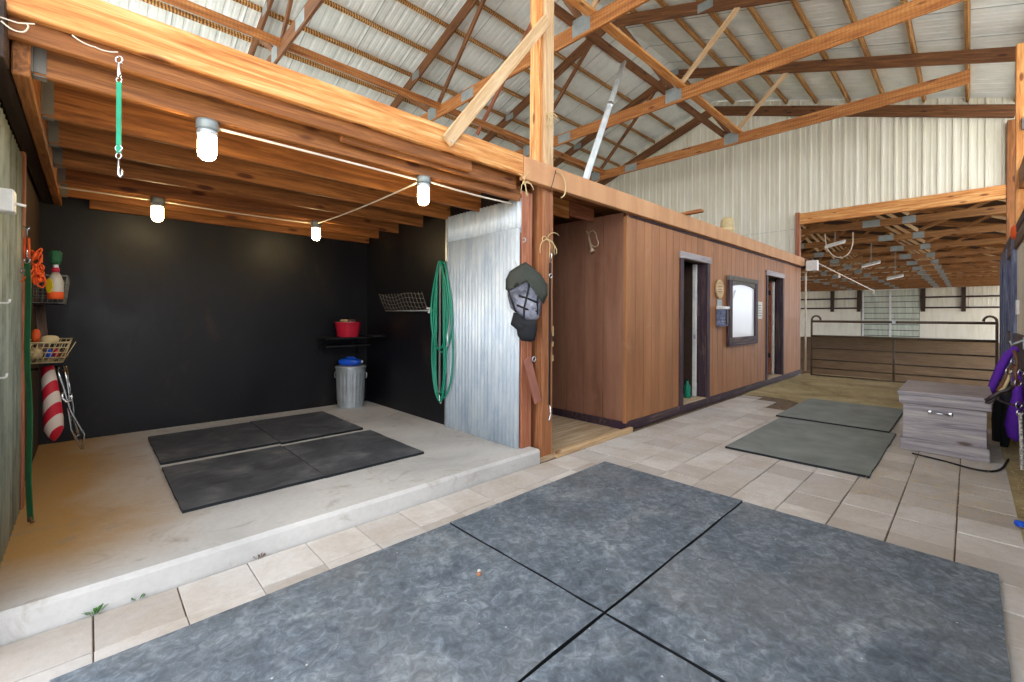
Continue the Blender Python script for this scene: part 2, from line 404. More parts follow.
# back wall (black) and right wall of the bay
mb = MB(); mb.box(-0.45, 3.12, YB, YB + 0.06, 0.0, 2.78); struct(mb.build('wall_bay_back', M['blackwall']), 'glossy black painted back wall of the wash bay')
mb = MB(); mb.box(2.985, 3.10, 3.02, YB, 0.0, 2.78); struct(mb.build('wall_bay_right', M['blackwall']), 'black painted side wall between wash bay and alcove')
mb = MB(); mb.box(-0.45, -0.345, 2.72, YB + 0.06, -0.02, 2.78); struct(mb.build('wall_bay_left', M['darkroom']), 'dark left side wall of the wash bay')
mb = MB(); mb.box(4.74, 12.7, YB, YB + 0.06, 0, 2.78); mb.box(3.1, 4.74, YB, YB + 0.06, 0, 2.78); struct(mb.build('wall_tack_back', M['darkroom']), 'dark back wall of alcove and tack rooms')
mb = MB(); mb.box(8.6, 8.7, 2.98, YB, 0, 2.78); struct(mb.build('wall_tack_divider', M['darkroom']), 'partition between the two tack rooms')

def corrugated(axis, fixed, a0, a1, z0, z1, amp, pitch, n=8, ztop=None):
    """sheet with vertical corrugations; axis 'y' -> runs along y at x=fixed"""
    mb = MB(); N = max(2, int((a1 - a0) / pitch * n))
    def fn(u, v):
        a = a0 + (a1 - a0)*u; d = amp*math.sin(2*PI*a/pitch)
        z = z0 + (z1 - z0)*v if ztop is None else z0 + (ztop(a) - z0)*v
        return (fixed + d, a, z) if axis == 'y' else (a, fixed + d, z)
    mb.grid(fn, N, 1); return mb
# corrugated galvanised sheets on the right: wide lower sheets, upper strip overlapping
sh = thing('corrugated_panel', (2.96, 3.6, ZS), 'tall galvanised corrugated panel lining the front of the right bay wall', 'wall panel')
corrugated('y', 2.950, 2.975, 3.62, ZS, 2.24, 0.014, 0.056).build('lower_sheet', M['corr'], sh, smooth=True, solid=0.002)
corrugated('y', 2.962, 3.60, 4.13, ZS, 2.24, 0.014, 0.056).build('lower_sheet', M['corr'], sh, smooth=True, solid=0.002)
corrugated('y', 2.970, 2.975, 4.13, 2.2, 2.53, 0.014, 0.056).build('upper_sheet', M['corr'], sh, smooth=True, solid=0.002)
MB().box(2.94, 2.983, 4.13, 4.16, ZS, 2.53).build('edge_strip', M['steel'], sh)
sl = thing('corrugated_panel', (-0.33, 3.2, ZS), 'weathered grey-green corrugated panel on the left wall', 'wall panel')
corrugated('y', -0.325, 2.75, 4.25, ZS - 0.02, 2.42, 0.012, 0.09).build('sheet', M['corrold'], sl, smooth=True, solid=0.002)
timber('edge_board', -0.343, -0.30, 4.25, 4.33, ZS, 2.45, M['redboard'], sl)

# brown siding with vertical grooves
def siding(name, axis, fixed, a0, a1, z0, z1, mat, out=-1, pitch=0.2, g=0.009, d=0.005, thick=0.05, phase=0.0, cuts=()):
    """cuts: (a0,a1,z0,z1) openings. builds boards separated by grooves as one mesh"""
    mb = MB(); a = a0 + phase - pitch; edges = []
    while a < a1:
        lo = max(a + g/2, a0); hi = min(a + pitch - g/2, a1)
        if hi > lo + 0.002: edges.append((lo, hi))
        a += pitch
    def seg(lo, hi, zz0, zz1, dep):
        if hi <= lo or zz1 <= zz0: return
        f0, f1 = sorted((fixed + out*0 + (0 if dep == 0 else -out*dep), fixed - out*thick))
        if axis == 'x': mb.box(lo, hi, f0, f1, zz0, zz1)
        else: mb.box(f0, f1, lo, hi, zz0, zz1)
    def carve(lo, hi, dep):
        pts = sorted({lo, hi, *[c for q in cuts for c in q[:2] if lo < c < hi]})
        for p, q in zip(pts, pts[1:]):
            mid = (p + q)/2; zs = [(z0, z1)]
            for c in cuts:
                if c[0] < mid < c[1]:
                    nz = []
                    for s0, s1 in zs:
                        if c[2] > s0: nz.append((s0, min(s1, c[2])))
                        if c[3] < s1: nz.append((max(s0, c[3]), s1))
                    zs = nz
            for s0, s1 in zs: seg(p, q, s0, s1, dep)
    for lo, hi in edges: carve(lo, hi, 0)
    for (l1, h1), (l2, h2) in zip(edges, edges[1:]): carve(h1, l2, d)
    return mb.build(name, mat)
D1 = (6.24, 7.07, 0.12, 2.25); D2 = (10.12, 11.15, 0.10, 2.27)
YW = 2.90
struct(siding('wall_tack_front', 'x', YW, 4.74, 12.72, 0.10, 2.68, M['brown'], cuts=(D1, D2), thick=0.03), 'brown grooved plywood front of the tack rooms')
struct(siding('wall_tack_side', 'y', 4.72, 2.93, YB, 0.10, 2.68, M['brownside'], cuts=(), pitch=0.3, g=0.02, d=0.015), 'brown grooved side wall facing the alcove')
mb = MB(); mb.box(4.70, 12.72, YW - 0.02, YW + 0.03, 0, 0.115, bev=0.004); mb.box(4.70, 4.74, YW + 0.02, YB, 0, 0.115); struct(mb.build('baseboard_tack', M['purplewood']), 'dark base board under the brown siding')
mb = MB(); mb.box(4.695, 4.75, 2.88, 2.93, 0.1, 2.62, bev=0.004); struct(mb.build('trim_1', M['brown']), 'corner board of the brown wall')
# thin dark moulding under the brown beam
mb = MB(); mb.box(4.78, 12.7, YW - 0.018, YW, 2.625, 2.65); struct(mb.build('trim_2', M['purplewood']), 'thin dark moulding under the painted beam')
# inner wall thickness (boards lining)
mb = MB()
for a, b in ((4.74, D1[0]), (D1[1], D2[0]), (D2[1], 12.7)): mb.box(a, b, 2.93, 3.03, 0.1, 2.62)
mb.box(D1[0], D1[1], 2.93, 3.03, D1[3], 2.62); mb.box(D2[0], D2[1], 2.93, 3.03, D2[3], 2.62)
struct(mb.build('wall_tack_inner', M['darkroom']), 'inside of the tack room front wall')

# loft deck
mb = MB(); mb.box(-0.42, 12.72, 2.84, YB + 0.06, 2.79, 2.82); struct(mb.build('ceiling_loft', M['joist']), 'plywood loft deck above the bay')

# ribbed steel sheets
RIB = 0.2286
def rib_profile(a0, a1):
    pts = [(a0, 0.0)]; k = math.ceil(a0 / RIB)
    while k*RIB < a1:
        c = k*RIB
        for o, d in ((-0.034, 0), (-0.016, 0.028), (0.016, 0.028), (0.034, 0)):
            if a0 < c + o < a1: pts.append((c + o, d))
        for o, d in ((0.094, 0), (0.104, 0.009), (0.124, 0.009), (0.134, 0)):
            if a0 < c + o < a1: pts.append((c + o, d))
        k += 1
    pts.append((a1, 0.0)); return pts
def ribbed_wall(name, x, y0, y1, zb, zt, mat, out=-1):
    mb = MB(); bm = mb.bm; pr = None
    for y, d in rib_profile(y0, y1):
        a = bm.verts.new((x + out*d, y, zb(y))); b = bm.verts.new((x + out*d, y, zt(y)))
        if pr: bm.faces.new((pr[0], a, b, pr[1]))
        pr = (a, b)
    return mb.build(name, mat, solid=0.0015)
RY = 5.08; RZ = 7.25; SL = 0.333           # ridge line of the truss undersides
raf = lambda y: RZ - SL*abs(y - RY)
XG = 12.85
OY0, OY1, OZ = -0.49, 2.93, 3.71
zt = lambda y: raf(y) + 0.305
struct(ribbed_wall('wall_gable', XG, OY1, 10.7, lambda y: 0.0, zt, M['tansteel']), 'cream ribbed steel gable wall left of the arena opening')
struct(ribbed_wall('wall_gable_above_opening', XG, OY0, OY1, lambda y: OZ + 0.28, zt, M['tansteel']), 'cream ribbed steel gable wall above the arena opening')
mb = MB(); bm = mb.bm
struct(ribbed_wall('wall_gable_right', XG, -0.66, OY0, lambda y: 0.0, zt, M['tansteel']), 'narrow strip of gable wall right of the opening')
# lap seam on the gable sheet
mb = MB(); mb.box(XG - 0.024, XG - 0.02, OY1, 6.2, 3.62, 3.626); struct(mb.build('trim_3', M['plate']), 'horizontal lap of the gable sheets')
# side (eave) wall far left above the loft
mb = MB(); bm = mb.bm; pr = None
for x, d in rib_profile(-1.0, XG):
    a = bm.verts.new((x, 10.72 - d, -0.05)); b = bm.verts.new((x, 10.72 - d, 5.55))
    if pr: bm.faces.new((pr[0], a, b, pr[1]))
    pr = (a, b)
struct(mb.build('wall_eave_left', M['tansteel'], solid=0.0015), 'steel eave wall behind the loft')
# roof sheets
def roof(name, y0, y1, lab, x0=-1.2):
    mb = MB(); bm = mb.bm; pr = None
    zr = lambda y: raf(y) + 0.22 + 0.09 + 0.012
    for x, d in rib_profile(x0, XG + 0.3):
        d *= 0.3
        vs = [bm.verts.new((x, yy, zr(yy) + d)) for yy in (y0, y1)]
        if pr: bm.faces.new((pr[0], vs[0], vs[1], pr[1]))
        pr = vs
    return struct(mb.build(name, M['roofsteel'], solid=0.0015), lab)
roof('ceiling_roof_left', RY, 10.9, 'grey-white ribbed steel roof slope falling to the left')
roof('ceiling_roof_right', -1.3, RY, 'grey-white ribbed steel roof slope falling to the right')
# end laps every metre are shown by dark sheet overlaps
mb = MB()
for i in range(14):
    x = -0.9 + i*0.9144 + 0.036
    for sgn in (1, -1):
        y0 = RY; y1 = 10.8 if sgn > 0 else -1.2
        a = Vector((x, y0, raf(y0) + 0.318)); b = Vector((x, y1, raf(y1) + 0.318)); F_, L_ = frame(a, b, (1, 0, 0))
        mb.box(-L_/2, L_/2, -0.004, 0.004, -0.004, 0.004, F_)
struct(mb.build('trim_4', M['plate']), 'standing edges of the roof sheet laps')

# ---------------------------------------------------------------- arena building
XA = 46.0; ZA = -0.3
def arena_floor(u, v):
    x = 12.72 + (XA + 3 - 12.72)*u**1.6; y = -14 + 46*v
    e = min(1, (x - 12.72)/3.0); return (x, y, (0.0 + ZA*e*e*(3-2*e)) + 0.02*math.sin(x*2.1)*math.sin(y*1.7)*e)
mb = MB(); mb.grid(arena_floor, 70, 40); struct(mb.build('floor_arena', M['dirt'], smooth=True), 'brown dirt floor of the riding arena')
mb = MB()
mb.box(XA, XA + 0.1, -2.5, 2.63, ZA, 2.13); mb.box(XA, XA + 0.1, 6.2, 18, ZA, 2.13)
struct(mb.build('wall_arena_kickboards', M['kick']), 'cream painted kickboards on the far arena wall')
struct(ribbed_wall('wall_arena_far', XA + 0.2, -2.5, 18.0, lambda y: ZA, lambda y: 3.95 + 0.22*(10 - abs(y - 7.0)) + 0.24, M['tansteel']), 'ribbed steel far wall of the arena')
# arena roof
AR = 7.0
araf = lambda y: 3.95 + 0.22*(10 - abs(y - AR)) 
mb = MB(); bm = mb.bm
for s in (0, 1):
    y0, y1 = (-3.0, AR) if s == 0 else (AR, 18)
    a = [bm.verts.new((x, y, araf(y) + 0.25)) for x, y in ((XG + 0.1, y0), (XA + 0.4, y0), (XA + 0.4, y1), (XG + 0.1, y1))]
    bm.faces.new(a)
struct(mb.build('ceiling_arena', M['darkwood'], solid=0.02), 'underside of the arena roof')

# ================================================================ TIMBER FRAME
G_J = 'loft joists over the wash bay'
fb = thing('front_beam', (-0.3, 2.88, 2.56), 'thick unpainted orange fir beam across the front of the wash bay', 'beam')
timber('outer_board', -0.34, 2.86, YF, YF + 0.045, 2.685, 2.875, M['beam'], fb)
timber('inner_board', -0.34, 2.30, YF + 0.048, YF + 0.09, 2.60, 2.86, M['joist'], fb)
timber('inner_board', 1.22, 2.86, YF + 0.092, YF + 0.13, 2.57, 2.78, M['joist'], fb)
bb = timber('painted_beam', 2.865, 12.74, YF - 0.005, YF + 0.06, 2.655, 2.865, M['brownbeam'])
tag(bb, 'long brown painted beam capping the tack room front', 'beam')
jy = [2.985, 3.57, 4.13, 4.70, 5.30, 5.86]
for i, y in enumerate(jy):
    j = thing('floor_joist', (-0.2, y, 2.5), '%s loft joist counted back from the front beam' % ORD[i], 'joist', G_J)
    timber('joist_board', -0.19, 3.10 if i > 1 else 2.98, y, y + 0.04, 2.5, 2.785, M['joist'], j)
    mb = MB(); mb.box(-0.193, -0.188, y - 0.03, y + 0.07, 2.5, 2.76); mb.box(-0.19, -0.145, y - 0.006, y - 0.001, 2.51, 2.72); mb.box(-0.19, -0.145, y + 0.041, y + 0.045, 2.51, 2.72); mb.box(-0.19, -0.145, y - 0.006, y + 0.045, 2.493, 2.499)
    mb.build('joist_hanger', M['cement'], j)
jj = timber('ledger_board', -0.25, -0.193, 2.93, YB, 2.46, 2.78, M['joist']); tag(jj, 'ledger along the left wall carrying the joist hangers', 'ledger')
jj = timber('ledger_board', -0.325, -0.255, 2.80, YB, 2.47, 2.72, M['darkwood']); tag(jj, 'stained old board high on the left wall behind the ledger', 'board')
jj = timber('rim_joist', 0.0, 2.98, 6.14, 6.18, 2.46, 2.785, M['joist']); tag(jj, 'rear rim joist along the top of the black back wall', 'joist')
# alcove header bits
jj = timber('header_block', 3.38, 4.16, 3.34, 3.38, 2.58, 2.785, M['beam']); tag(jj, 'short header board above the alcove entrance', 'board')

jj = timber('header_block', 4.19, 4.70, 3.36, 3.40, 2.62, 2.785, M['redboard']); tag(jj, 'reddish block at the right end of the alcove header', 'board')
# main post
pp = timber('timber_post', 3.20, 3.36, 2.90, 3.06, 0.0, 2.8, M['post']); tag(pp, 'square timber post at the corner of the wash bay, below the beam', 'post')
pp = thing('timber_post', (3.28, 2.98, 2.84), 'tall pale timber post rising above the beam to the roof trusses', 'post')
timber('dark_face_board', 3.185, 3.23, 2.935, 3.07, 2.86, 5.6, M['beam'], pp)
timber('pale_face_board', 3.232, 3.36, 2.90, 3.04, 2.86, 5.6, M['pale'], pp)
st = timber('wall_stud', 2.985, 3.125, 2.965, 3.055, ZS, 2.60, M['redboard']); tag(st, 'reddish end stud of the corrugated wall beside the post', 'stud')
jj = timber('threshold_board', 3.36, 4.78, 2.83, 2.875, -0.01, 0.055, M['pale']); tag(jj, 'yellow pine threshold across the alcove floor', 'threshold')
# diagonal brace nailed to beam and post
b0 = at('y', 2.80, 447, 141); b1 = at('y', 2.87, 546, 21)
br = thing('diagonal_brace', b0, 'pale two-by-four nailed diagonally from front beam to tall post', 'brace')
board('brace_board', b0, b1 + (b1 - b0)*0.01, 0.04, 0.10, (0, 1, 0), M['pale'], br)
MB().tube([b0 + Vector((0.03, -0.02, 0)), b0 + Vector((0.03, -0.028, 0))], 0.008).build('bolt', M['steel'], br)

# ---------------------------------------------------------------- roof trusses
TX = [2.08, 4.9, 7.6, 10.35]
YL, YR = 10.66, -0.62
TN = ['nearest', 'second nearest', 'third', 'fourth and farthest']
CB = 5.22; CH = 0.225
for i, x in enumerate(TX):
    t = thing('roof_truss', (x, RY, CB), '%s roof truss of the barn counted from the wash bay' % TN[i], 'roof truss', 'roof trusses')
    d = 0.22
    for s, ye in ((1, YL), (-1, YR)):
        # rafters: bottom on the raf() plane
        a = Vector((x, RY, RZ + d/2)); b = Vector((x, ye, raf(ye) + d/2))
        if i == 0 and s == 1: pass
        board('top_chord', a, b, 0.045, d*0.96, (1, 0, 0), M['truss'], t)
    y0c = YR - 0.0 if i != 3 else -0.1
    board('bottom_chord', (x - 0.045, YR + 0.3 if i < 3 else -0.0, CB + CH/2), (x - 0.045, 8.6, CB + CH/2), 0.04, CH, (1, 0, 0), M['chord' if i else 'truss'], t)
    n1, n2 = 3.69, 7.32
    def web(y0, z0, y1, z1, mat='truss', w=0.09, ox=0.0):
        board('web', (x + ox, y0, z0), (x + ox, y1, z1), 0.04, w, (1, 0, 0), M[mat], t)
    web(n1 + 0.05, CB + CH - 0.04, 2.62, raf(2.62) + 0.02, 'pale', 0.085)
    web(n1 - 0.02, CB + CH - 0.04, 4.85, raf(4.85) + 0.05, 'truss')
    web(n2, CB + CH - 0.04, 5.55, raf(5.55) + 0.05, 'truss')
    web(n2 + 0.1, CB + CH - 0.02, 8.45, raf(8.45) + 0.02, 'truss', 0.085)
    for yy, zz, w_, h_ in ((n1, CB + CH*0.72, 0.30, 0.24), (n2, CB + CH*0.62, 0.28, 0.24), (RY, RZ + 0.12, 0.34, 0.16), (6.2, CB + CH*0.5, 0.34, 0.17)):
        MB().box(x - 0.069, x - 0.0655, yy - w_/2, yy + w_/2, zz - h_/2, zz + h_/2).build('gusset_plate', M['plate'], t)
    for yy in (3.15, 8.0):
        MB().box(x - 0.027, x - 0.0235, yy - 0.13, yy + 0.13, raf(yy) + 0.04, raf(yy) + 0.19).build('gusset_plate', M['plate'], t)
# gable rafter
t = thing('gable_rafter', (XG - 0.08, RY, RZ), 'dark rafter pair capping the cream gable wall', 'rafter')
for ye in (YL, -0.62):
    board('rafter', (XG - 0.09, RY, RZ + 0.01), (XG - 0.09, ye, raf(ye) + 0.01), 0.05, 0.24, (1, 0, 0), M['truss'], t)
# purlins
for s, nm in ((1, 'left'), (-1, 'right')):
    for k in range(9):
        y = RY + s*(0.53 + k*0.645) if s > 0 else RY - (0.53 + k*0.645)
        z = raf(y) + 0.22
        o = board('roof_purlin', (-1.1, y, z + 0.042), (XG + 0.1, y, z + 0.042), 0.045, 0.09, (0, 1, s*-SL), M['purlin'])
        tag(o, '%s purlin down from the ridge under the %s roof slope' % (ORD[k], nm), 'purlin', 'purlins on the %s roof slope' % nm)
# long planks lying on the bottom chords
zt_ = CB + CH + 0.02
o = board('catwalk_plank', (1.0, 3.53, zt_), (10.45, 3.53, zt_), 0.14, 0.04, (0, 1, 0), M['beam']); tag(o, 'bright orange plank running along the truss bottom chords', 'plank')
o = board('catwalk_plank', (1.0, 3.86, zt_ + 0.05), (10.45, 3.86, zt_ + 0.05), 0.045, 0.14, (0, 1, 0), M['truss']); tag(o, 'dark plank on edge behind the orange plank on the trusses', 'plank')
o = board('stringer_board', (0.2, 7.05, zt_ - 0.06), (10.4, 7.05, zt_ - 0.06), 0.05, 0.12, (0, 1, 0.3), M['chord']); tag(o, 'long orange stringer tying the trusses together above the loft', 'stringer')
o = board('wind_brace', (6.0, 7.35, 5.3), (6.0, 5.5, 7.15), 0.04, 0.09, (1, 0, 0), M['redboard']); tag(o, 'reddish slanting brace seen just left of the tall post', 'brace')
# metal vent pipe
p0 = at('z', 2.84, 584, 184); p1 = at('x', 6.2, 624, 62)
v = thing('vent_pipe', p0, 'silver metal pipe leaning from the loft up to the planks', 'pipe')
MB().tube([p0, p1], 0.039, 16).build('pipe_tube', M['pipe'], v, smooth=True)
mid = p0.lerp(p1, 0.55); dd = (p1 - p0).normalized()
MB().tube([mid - dd*0.04, mid + dd*0.04], 0.045, 16).build('coupling', M['chrome'], v, smooth=True)

# ---------------------------------------------------------------- arena opening frame
h = timber('opening_header', 12.70, 12.80, OY0, OY1, OZ, OZ + 0.27, M['beam']); tag(h, 'orange header beam over the arena opening', 'header')
h = timber('opening_jamb', 12.70, 12.84, OY1, OY1 + 0.09, 0.0, OZ + 0.30, M['redboard']); tag(h, 'reddish jamb at the left side of the arena opening', 'jamb')
h = timber('opening_jamb', 12.68, 12.84, OY0 - 0.12, OY0, 0.0, 5.2, M['joist']); tag(h, 'rough jamb boards at the right side of the arena opening', 'jamb')
h = timber('aisle_post', 9.85, 10.05, -0.675, -0.468, 0.0, 5.45, M['beam']); tag(h, 'square yellow timber post at the right edge rising to the eave', 'post')
h = timber('eave_girt', 8.0, 9.84, -0.60, -0.50, 3.3, 3.6, M['joist']); tag(h, 'horizontal girt running from the right hand post', 'girt')

# arena trusses
ax0 = 14.05
for k in range(12):
    x = ax0 + 2.8*k
    t = thing('arena_truss', (x, AR, 3.65), '%s arena truss counted from the opening' % ORD[k], 'roof truss', 'trusses over the riding arena')
    board('bottom_chord', (x, -2.8, 3.735), (x, 17.5, 3.735), 0.05, 0.17, (1, 0, 0), M['arena_wood'], t)
    for s, ye in ((1, 17.5), (-1, -2.8)):
        board('top_chord', (x, AR, araf(AR) + 0.1), (x, ye, araf(ye) + 0.1), 0.05, 0.2, (1, 0, 0), M['arena_wood'], t)
    ys = [-1.9 + 1.45*q for q in range(13)]
    mbw = MB()
    for q, (y0, y1) in enumerate(zip(ys, ys[1:])):
        za, zb = (3.87, araf(y1)) if q % 2 == 0 else (araf(y0), 3.87)
        w_ = board('web', (x, y0, za), (x, y1, zb), 0.04, 0.09, (1, 0, 0), M['pale' if q % 2 == 0 else 'arena_wood'], t)
    mbw.bm.free()
    for yy, ww in ((1.0, 0.24), (1.70, 0.34), (3.9, 0.3), (5.35, 0.25), (6.8, 0.34), (9.7, 0.3)):
        MB().box(x - 0.029, x - 0.0255, yy - ww/2, yy + ww/2, 3.66, 3.83).build('gusset_plate', M['plate'], t)
# far wall posts, girts and door
for k, y in enumerate((-0.9 - 1.6, 0.29, 1.9 + 0.55, 6.35, 8.15, 11.0)):
    if k == 0: continue
    o = timber('wall_column', XA - 0.12, XA + 0.12, y - 0.12, y + 0.12, 1.9 if True else ZA, 3.68, M['darkwood']); tag(o, '%s dark column of the far arena wall counted from the right' % ORD[k-1], 'column', 'columns on the far arena wall')
for nm, z in (('lower', 2.2), ('upper', 3.0)):
    for sd, (y0, y1) in (('right', (-2.5, 2.6)), ('left', (6.3, 16))):
        o = timber('wall_girt', XA + 0.02, XA + 0.14, y0, y1, z - 0.06, z + 0.06, M['darkwood']); tag(o, '%s dark girt on the %s half of the far arena wall' % (nm, sd), 'girt')
fd = thing('sliding_door', (XA, 4.4, ZA), 'tall ribbed sliding door in the middle of the far arena wall', 'door')
ribbed_wall('door_leaf', XA + 0.05, 2.65, 6.1, lambda y: ZA, lambda y: 3.6, M['translucent']).name = 'door_leaf'
dl = [o for o in bpy.data.objects if o.name.startswith('door_leaf')][0]; adopt(dl, fd)
for q in range(8):
    timber('door_rail', XA - 0.02, XA + 0.04, 2.65, 6.1, ZA + 0.25 + q*0.45, ZA + 0.31 + q*0.45, M['cement'], fd)
timber('door_stile', XA - 0.05, XA + 0.04, 4.30, 4.42, ZA, 3.5, M['white'], fd)
timber('door_stile', XA - 0.05, XA + 0.04, 6.02, 6.12, ZA, 3.5, M['white'], fd)

# ---------------------------------------------------------------- round pen gate
gx = 12.55; gy0, gy1 = -0.37, 2.63
g = thing('livestock_gate', (gx, 1.13, 0), 'brown tubular livestock gate closing the arena opening', 'gate')
gr = 0.022
for z in (1.31, 0.96, 0.67, 0.40, 0.20, 0.03):
    MB().tube([(gx, gy0, z), (gx, gy1, z)], 0.027 if z > 0.9 else 0.018, 10).build('rail', M['dgate'], g, smooth=True)
for s, ye in ((1, gy1), (-1, gy0)):
    pts = [(gx, ye, 0.0), (gx, ye, 1.30)]
    for k in range(1, 9):
        a = PI*k/8
        pts.append((gx, ye - s*0.09*(1 - math.cos(a)), 1.34 + 0.10*math.sin(a)))
    MB().tube(pts, gr, 10).build('end_upright', M['dgate'], g, smooth=True)
MB().tube([(gx, 1.13, 0.0), (gx, 1.13, 0.97)], gr, 10).build('middle_upright', M['dgate'], g, smooth=True)
MB().box(gx - 0.03, gx + 0.03, 1.10, 1.16, 1.28, 1.34, bev=0.005).build('clip', M['steel'], g)

# ================================================================ STALL MATS
def stall_mat(x0, x1, y0, y1, z, lab, mat='mat', rot=0.0, th=0.021, group=None):
    w = x1 - x0; h = y1 - y0
    mb = MB(); n = 10
    # slightly irregular hand-cut edge
    pts = []
    for k in range(n): pts.append((-w/2 + w*k/n, -h/2 + random.uniform(-.003, .003)))
    for k in range(n): pts.append((w/2 + random.uniform(-.003, .003), -h/2 + h*k/n))
    for k in range(n): pts.append((w/2 - w*k/n, h/2 + random.uniform(-.003, .003)))
    for k in range(n): pts.append((-w/2 + random.uniform(-.003, .003), h/2 - h*k/n))
    mb.prism(pts, th)
    o = mb.build('rubber_mat', M[mat]); o.data.materials.append(M['matedge'])
    for p in o.data.polygons:
        if abs(p.normal.z) < 0.5: p.material_index = 1
    o.location = ((x0+x1)/2, (y0+y1)/2, z); o.rotation_euler.z = rot
    return tag(o, lab, 'mat', group)
G1 = 'large rubber mats in the foreground'
stall_mat(1.740, 3.545, 1.177, 2.395, 0.003, 'large blue-grey rubber mat by the slab, right of the long seam', group=G1)
stall_mat(-0.10, 1.726, 1.177, 2.39, 0.003, 'large blue-grey rubber mat in the left foreground with a pebble on it', group=G1)
stall_mat(1.740, 3.535, -0.115, 1.163, 0.003, 'large blue-grey rubber mat at the lower right corner of the four', group=G1)
stall_mat(-0.10, 1.724, -0.10, 1.163, 0.003, 'rubber mat at the bottom edge, its corner pointing up between the others', group=G1)
stall_mat(4.90, 6.96, 0.60, 1.80, 0.003, 'grey rubber mat in front of the wooden chest', 'matgrey', group='rubber mats along the aisle')
stall_mat(6.90, 8.75, 0.66, 1.86, 0.022, 'farther grey rubber mat, nearest to the arena gate', 'matgrey', group='rubber mats along the aisle')
G2 = 'dark rubber mats on the concrete slab'
stall_mat(0.44, 1.355, 4.70, 5.80, ZS, 'dark mat on the slab, rear left of the bay', 'matdark', group=G2)
stall_mat(1.365, 2.20, 4.66, 5.83, ZS, 'dark mat on the slab, rear right, near the trash can', 'matdark', group=G2)
stall_mat(0.435, 1.33, 3.47, 4.56, ZS, 'dark mat on the slab, front left of the bay', 'matdark', group=G2)
stall_mat(1.333, 2.22, 3.465, 4.53, ZS, 'dark mat on the slab, front right of the bay', 'matdark', group=G2)

# ================================================================ LAMPS
def jar_lamp(x, y, lab):
    z = 2.498
    t = thing('jar_lamp', (x, y, z - 0.22), lab, 'lamp', 'caged jar lamps under the loft')
    MB().lathe([(0, 0), (0.052, 0), (0.055, -0.012), (0.055, -0.045), (0.048, -0.055), (0, -0.055)], (x, y, z), 24).build('junction_box', M['plate'], t, smooth=True)
    MB().lathe([(0, -0.055), (0.047, -0.055), (0.051, -0.062), (0.051, -0.078), (0.046, -0.085), (0, -0.085)], (x, y, z), 24).build('collar', M['steel'], t, smooth=True)
    MB().lathe([(0, -0.085), (0.045, -0.085), (0.046, -0.12), (0.046, -0.185), (0.040, -0.205), (0.026, -0.22), (0, -0.226)], (x, y, z), 24).build('glass_globe', M['bulb'], t, smooth=True)
jar_lamp(0.482, 3.005, 'glowing jar lamp under the front joist near the hanging green strap')
jar_lamp(1.91, 3.005, 'glowing jar lamp under the front joist nearest the corrugated panel')
jar_lamp(0.465, 5.32, 'glowing jar lamp at the back left of the bay ceiling')
jar_lamp(1.92, 5.32, 'glowing jar lamp at the back right of the bay ceiling')
# cable between them
def cable(name, pts, r, mat, lab, cat='cable', sag=0.0, n=14, group=None):
    P = []
    if len(pts) > 3:
        for _ in range(2):
            q = [Vector(pts[0])]
            for a, b in zip(pts, pts[1:]): q += [Vector(a).lerp(Vector(b), 0.25), Vector(a).lerp(Vector(b), 0.75)]
            pts = q + [Vector(pts[-1])]
        n = 1
    for a, b in zip(pts, pts[1:]):
        a = Vector(a); b = Vector(b)
        for k in range(n): 
            u = k/n; P.append(a.lerp(b, u) - Vector((0, 0, sag*4*u*(1-u))))
    P.append(Vector(pts[-1]))
    o = MB().tube(P, r, 8).build(name, M[mat], smooth=True); return tag(o, lab, cat, group)
zc = 2.47
cable('lamp_cable', [(0.54, 3.005, zc), (1.85, 3.005, zc - 0.005)], 0.008, 'cord', 'white cable between the two front lamps')
cable('lamp_cable', [(1.97, 3.0, zc), (2.93, 3.05, zc + 0.01)], 0.008, 'cord', 'white cable from front right lamp to the corrugated panel', sag=0.01)
cable('lamp_cable', [(1.90, 3.06, zc), (1.92, 5.26, zc)], 0.007, 'cord', 'white cable slanting back from the front right lamp', sag=0.02)
cable('lamp_cable', [(0.52, 5.32, zc), (1.86, 5.32, zc)], 0.007, 'cord', 'white cable between the two rear lamps', sag=0.01)
cable('lamp_cable', [(-0.2, 5.34, zc), (0.41, 5.32, zc)], 0.007, 'cord', 'white cable running from rear left lamp to the left wall')

# ================================================================ HANGING STRAP (cross tie) at front beam
sx, sy = 0.10, 2.80
t = thing('cross_tie', (sx, sy, 2.05), 'short mint green strap with snap hooks hanging from the front beam', 'strap')
F2 = Matrix.Translation((sx, sy, 0)) @ Matrix.Rotation(HEAD - PI/2, 4, 'Z')
MB().box(-0.011, 0.011, -0.003, 0.003, 2.165, 2.50, F2, 0.001).build('webbing', M['mint'], t)
def ring(c, r, w, nrm=(0, 1, 0), n=20, stretch=1.0):
    c = Vector(c); nrm = Vector(nrm).normalized(); a = nrm.orthogonal().normalized(); b = nrm.cross(a)
    if abs(b.z) > abs(a.z): a, b = b, a
    return MB().tube([c + a*math.cos(2*PI*k/n)*r*stretch + b*math.sin(2*PI*k/n)*r for k in range(n)], w, 8, closed=True)
nf = fw
ring((sx, sy, 2.51), 0.013, 0.003, nf).build('upper_ring', M['chrome'], t, smooth=True)
MB().lathe([(0, 0), (0.008, 0), (0.010, 0.02), (0.007, 0.04), (0.007, 0.07), (0, 0.075)], (sx, sy, 2.52), 12).build('snap_hook', M['chrome'], t, smooth=True)
ring((sx, sy, 2.605), 0.016, 0.004, nf).build('snap_ring', M['chrome'], t, smooth=True)
ring((sx, sy, 2.185), 0.015, 0.0035, nf).build('lower_ring', M['chrome'], t, smooth=True)
ring((sx, sy, 2.15), 0.013, 0.003, nf).build('lower_ring', M['chrome'], t, smooth=True)
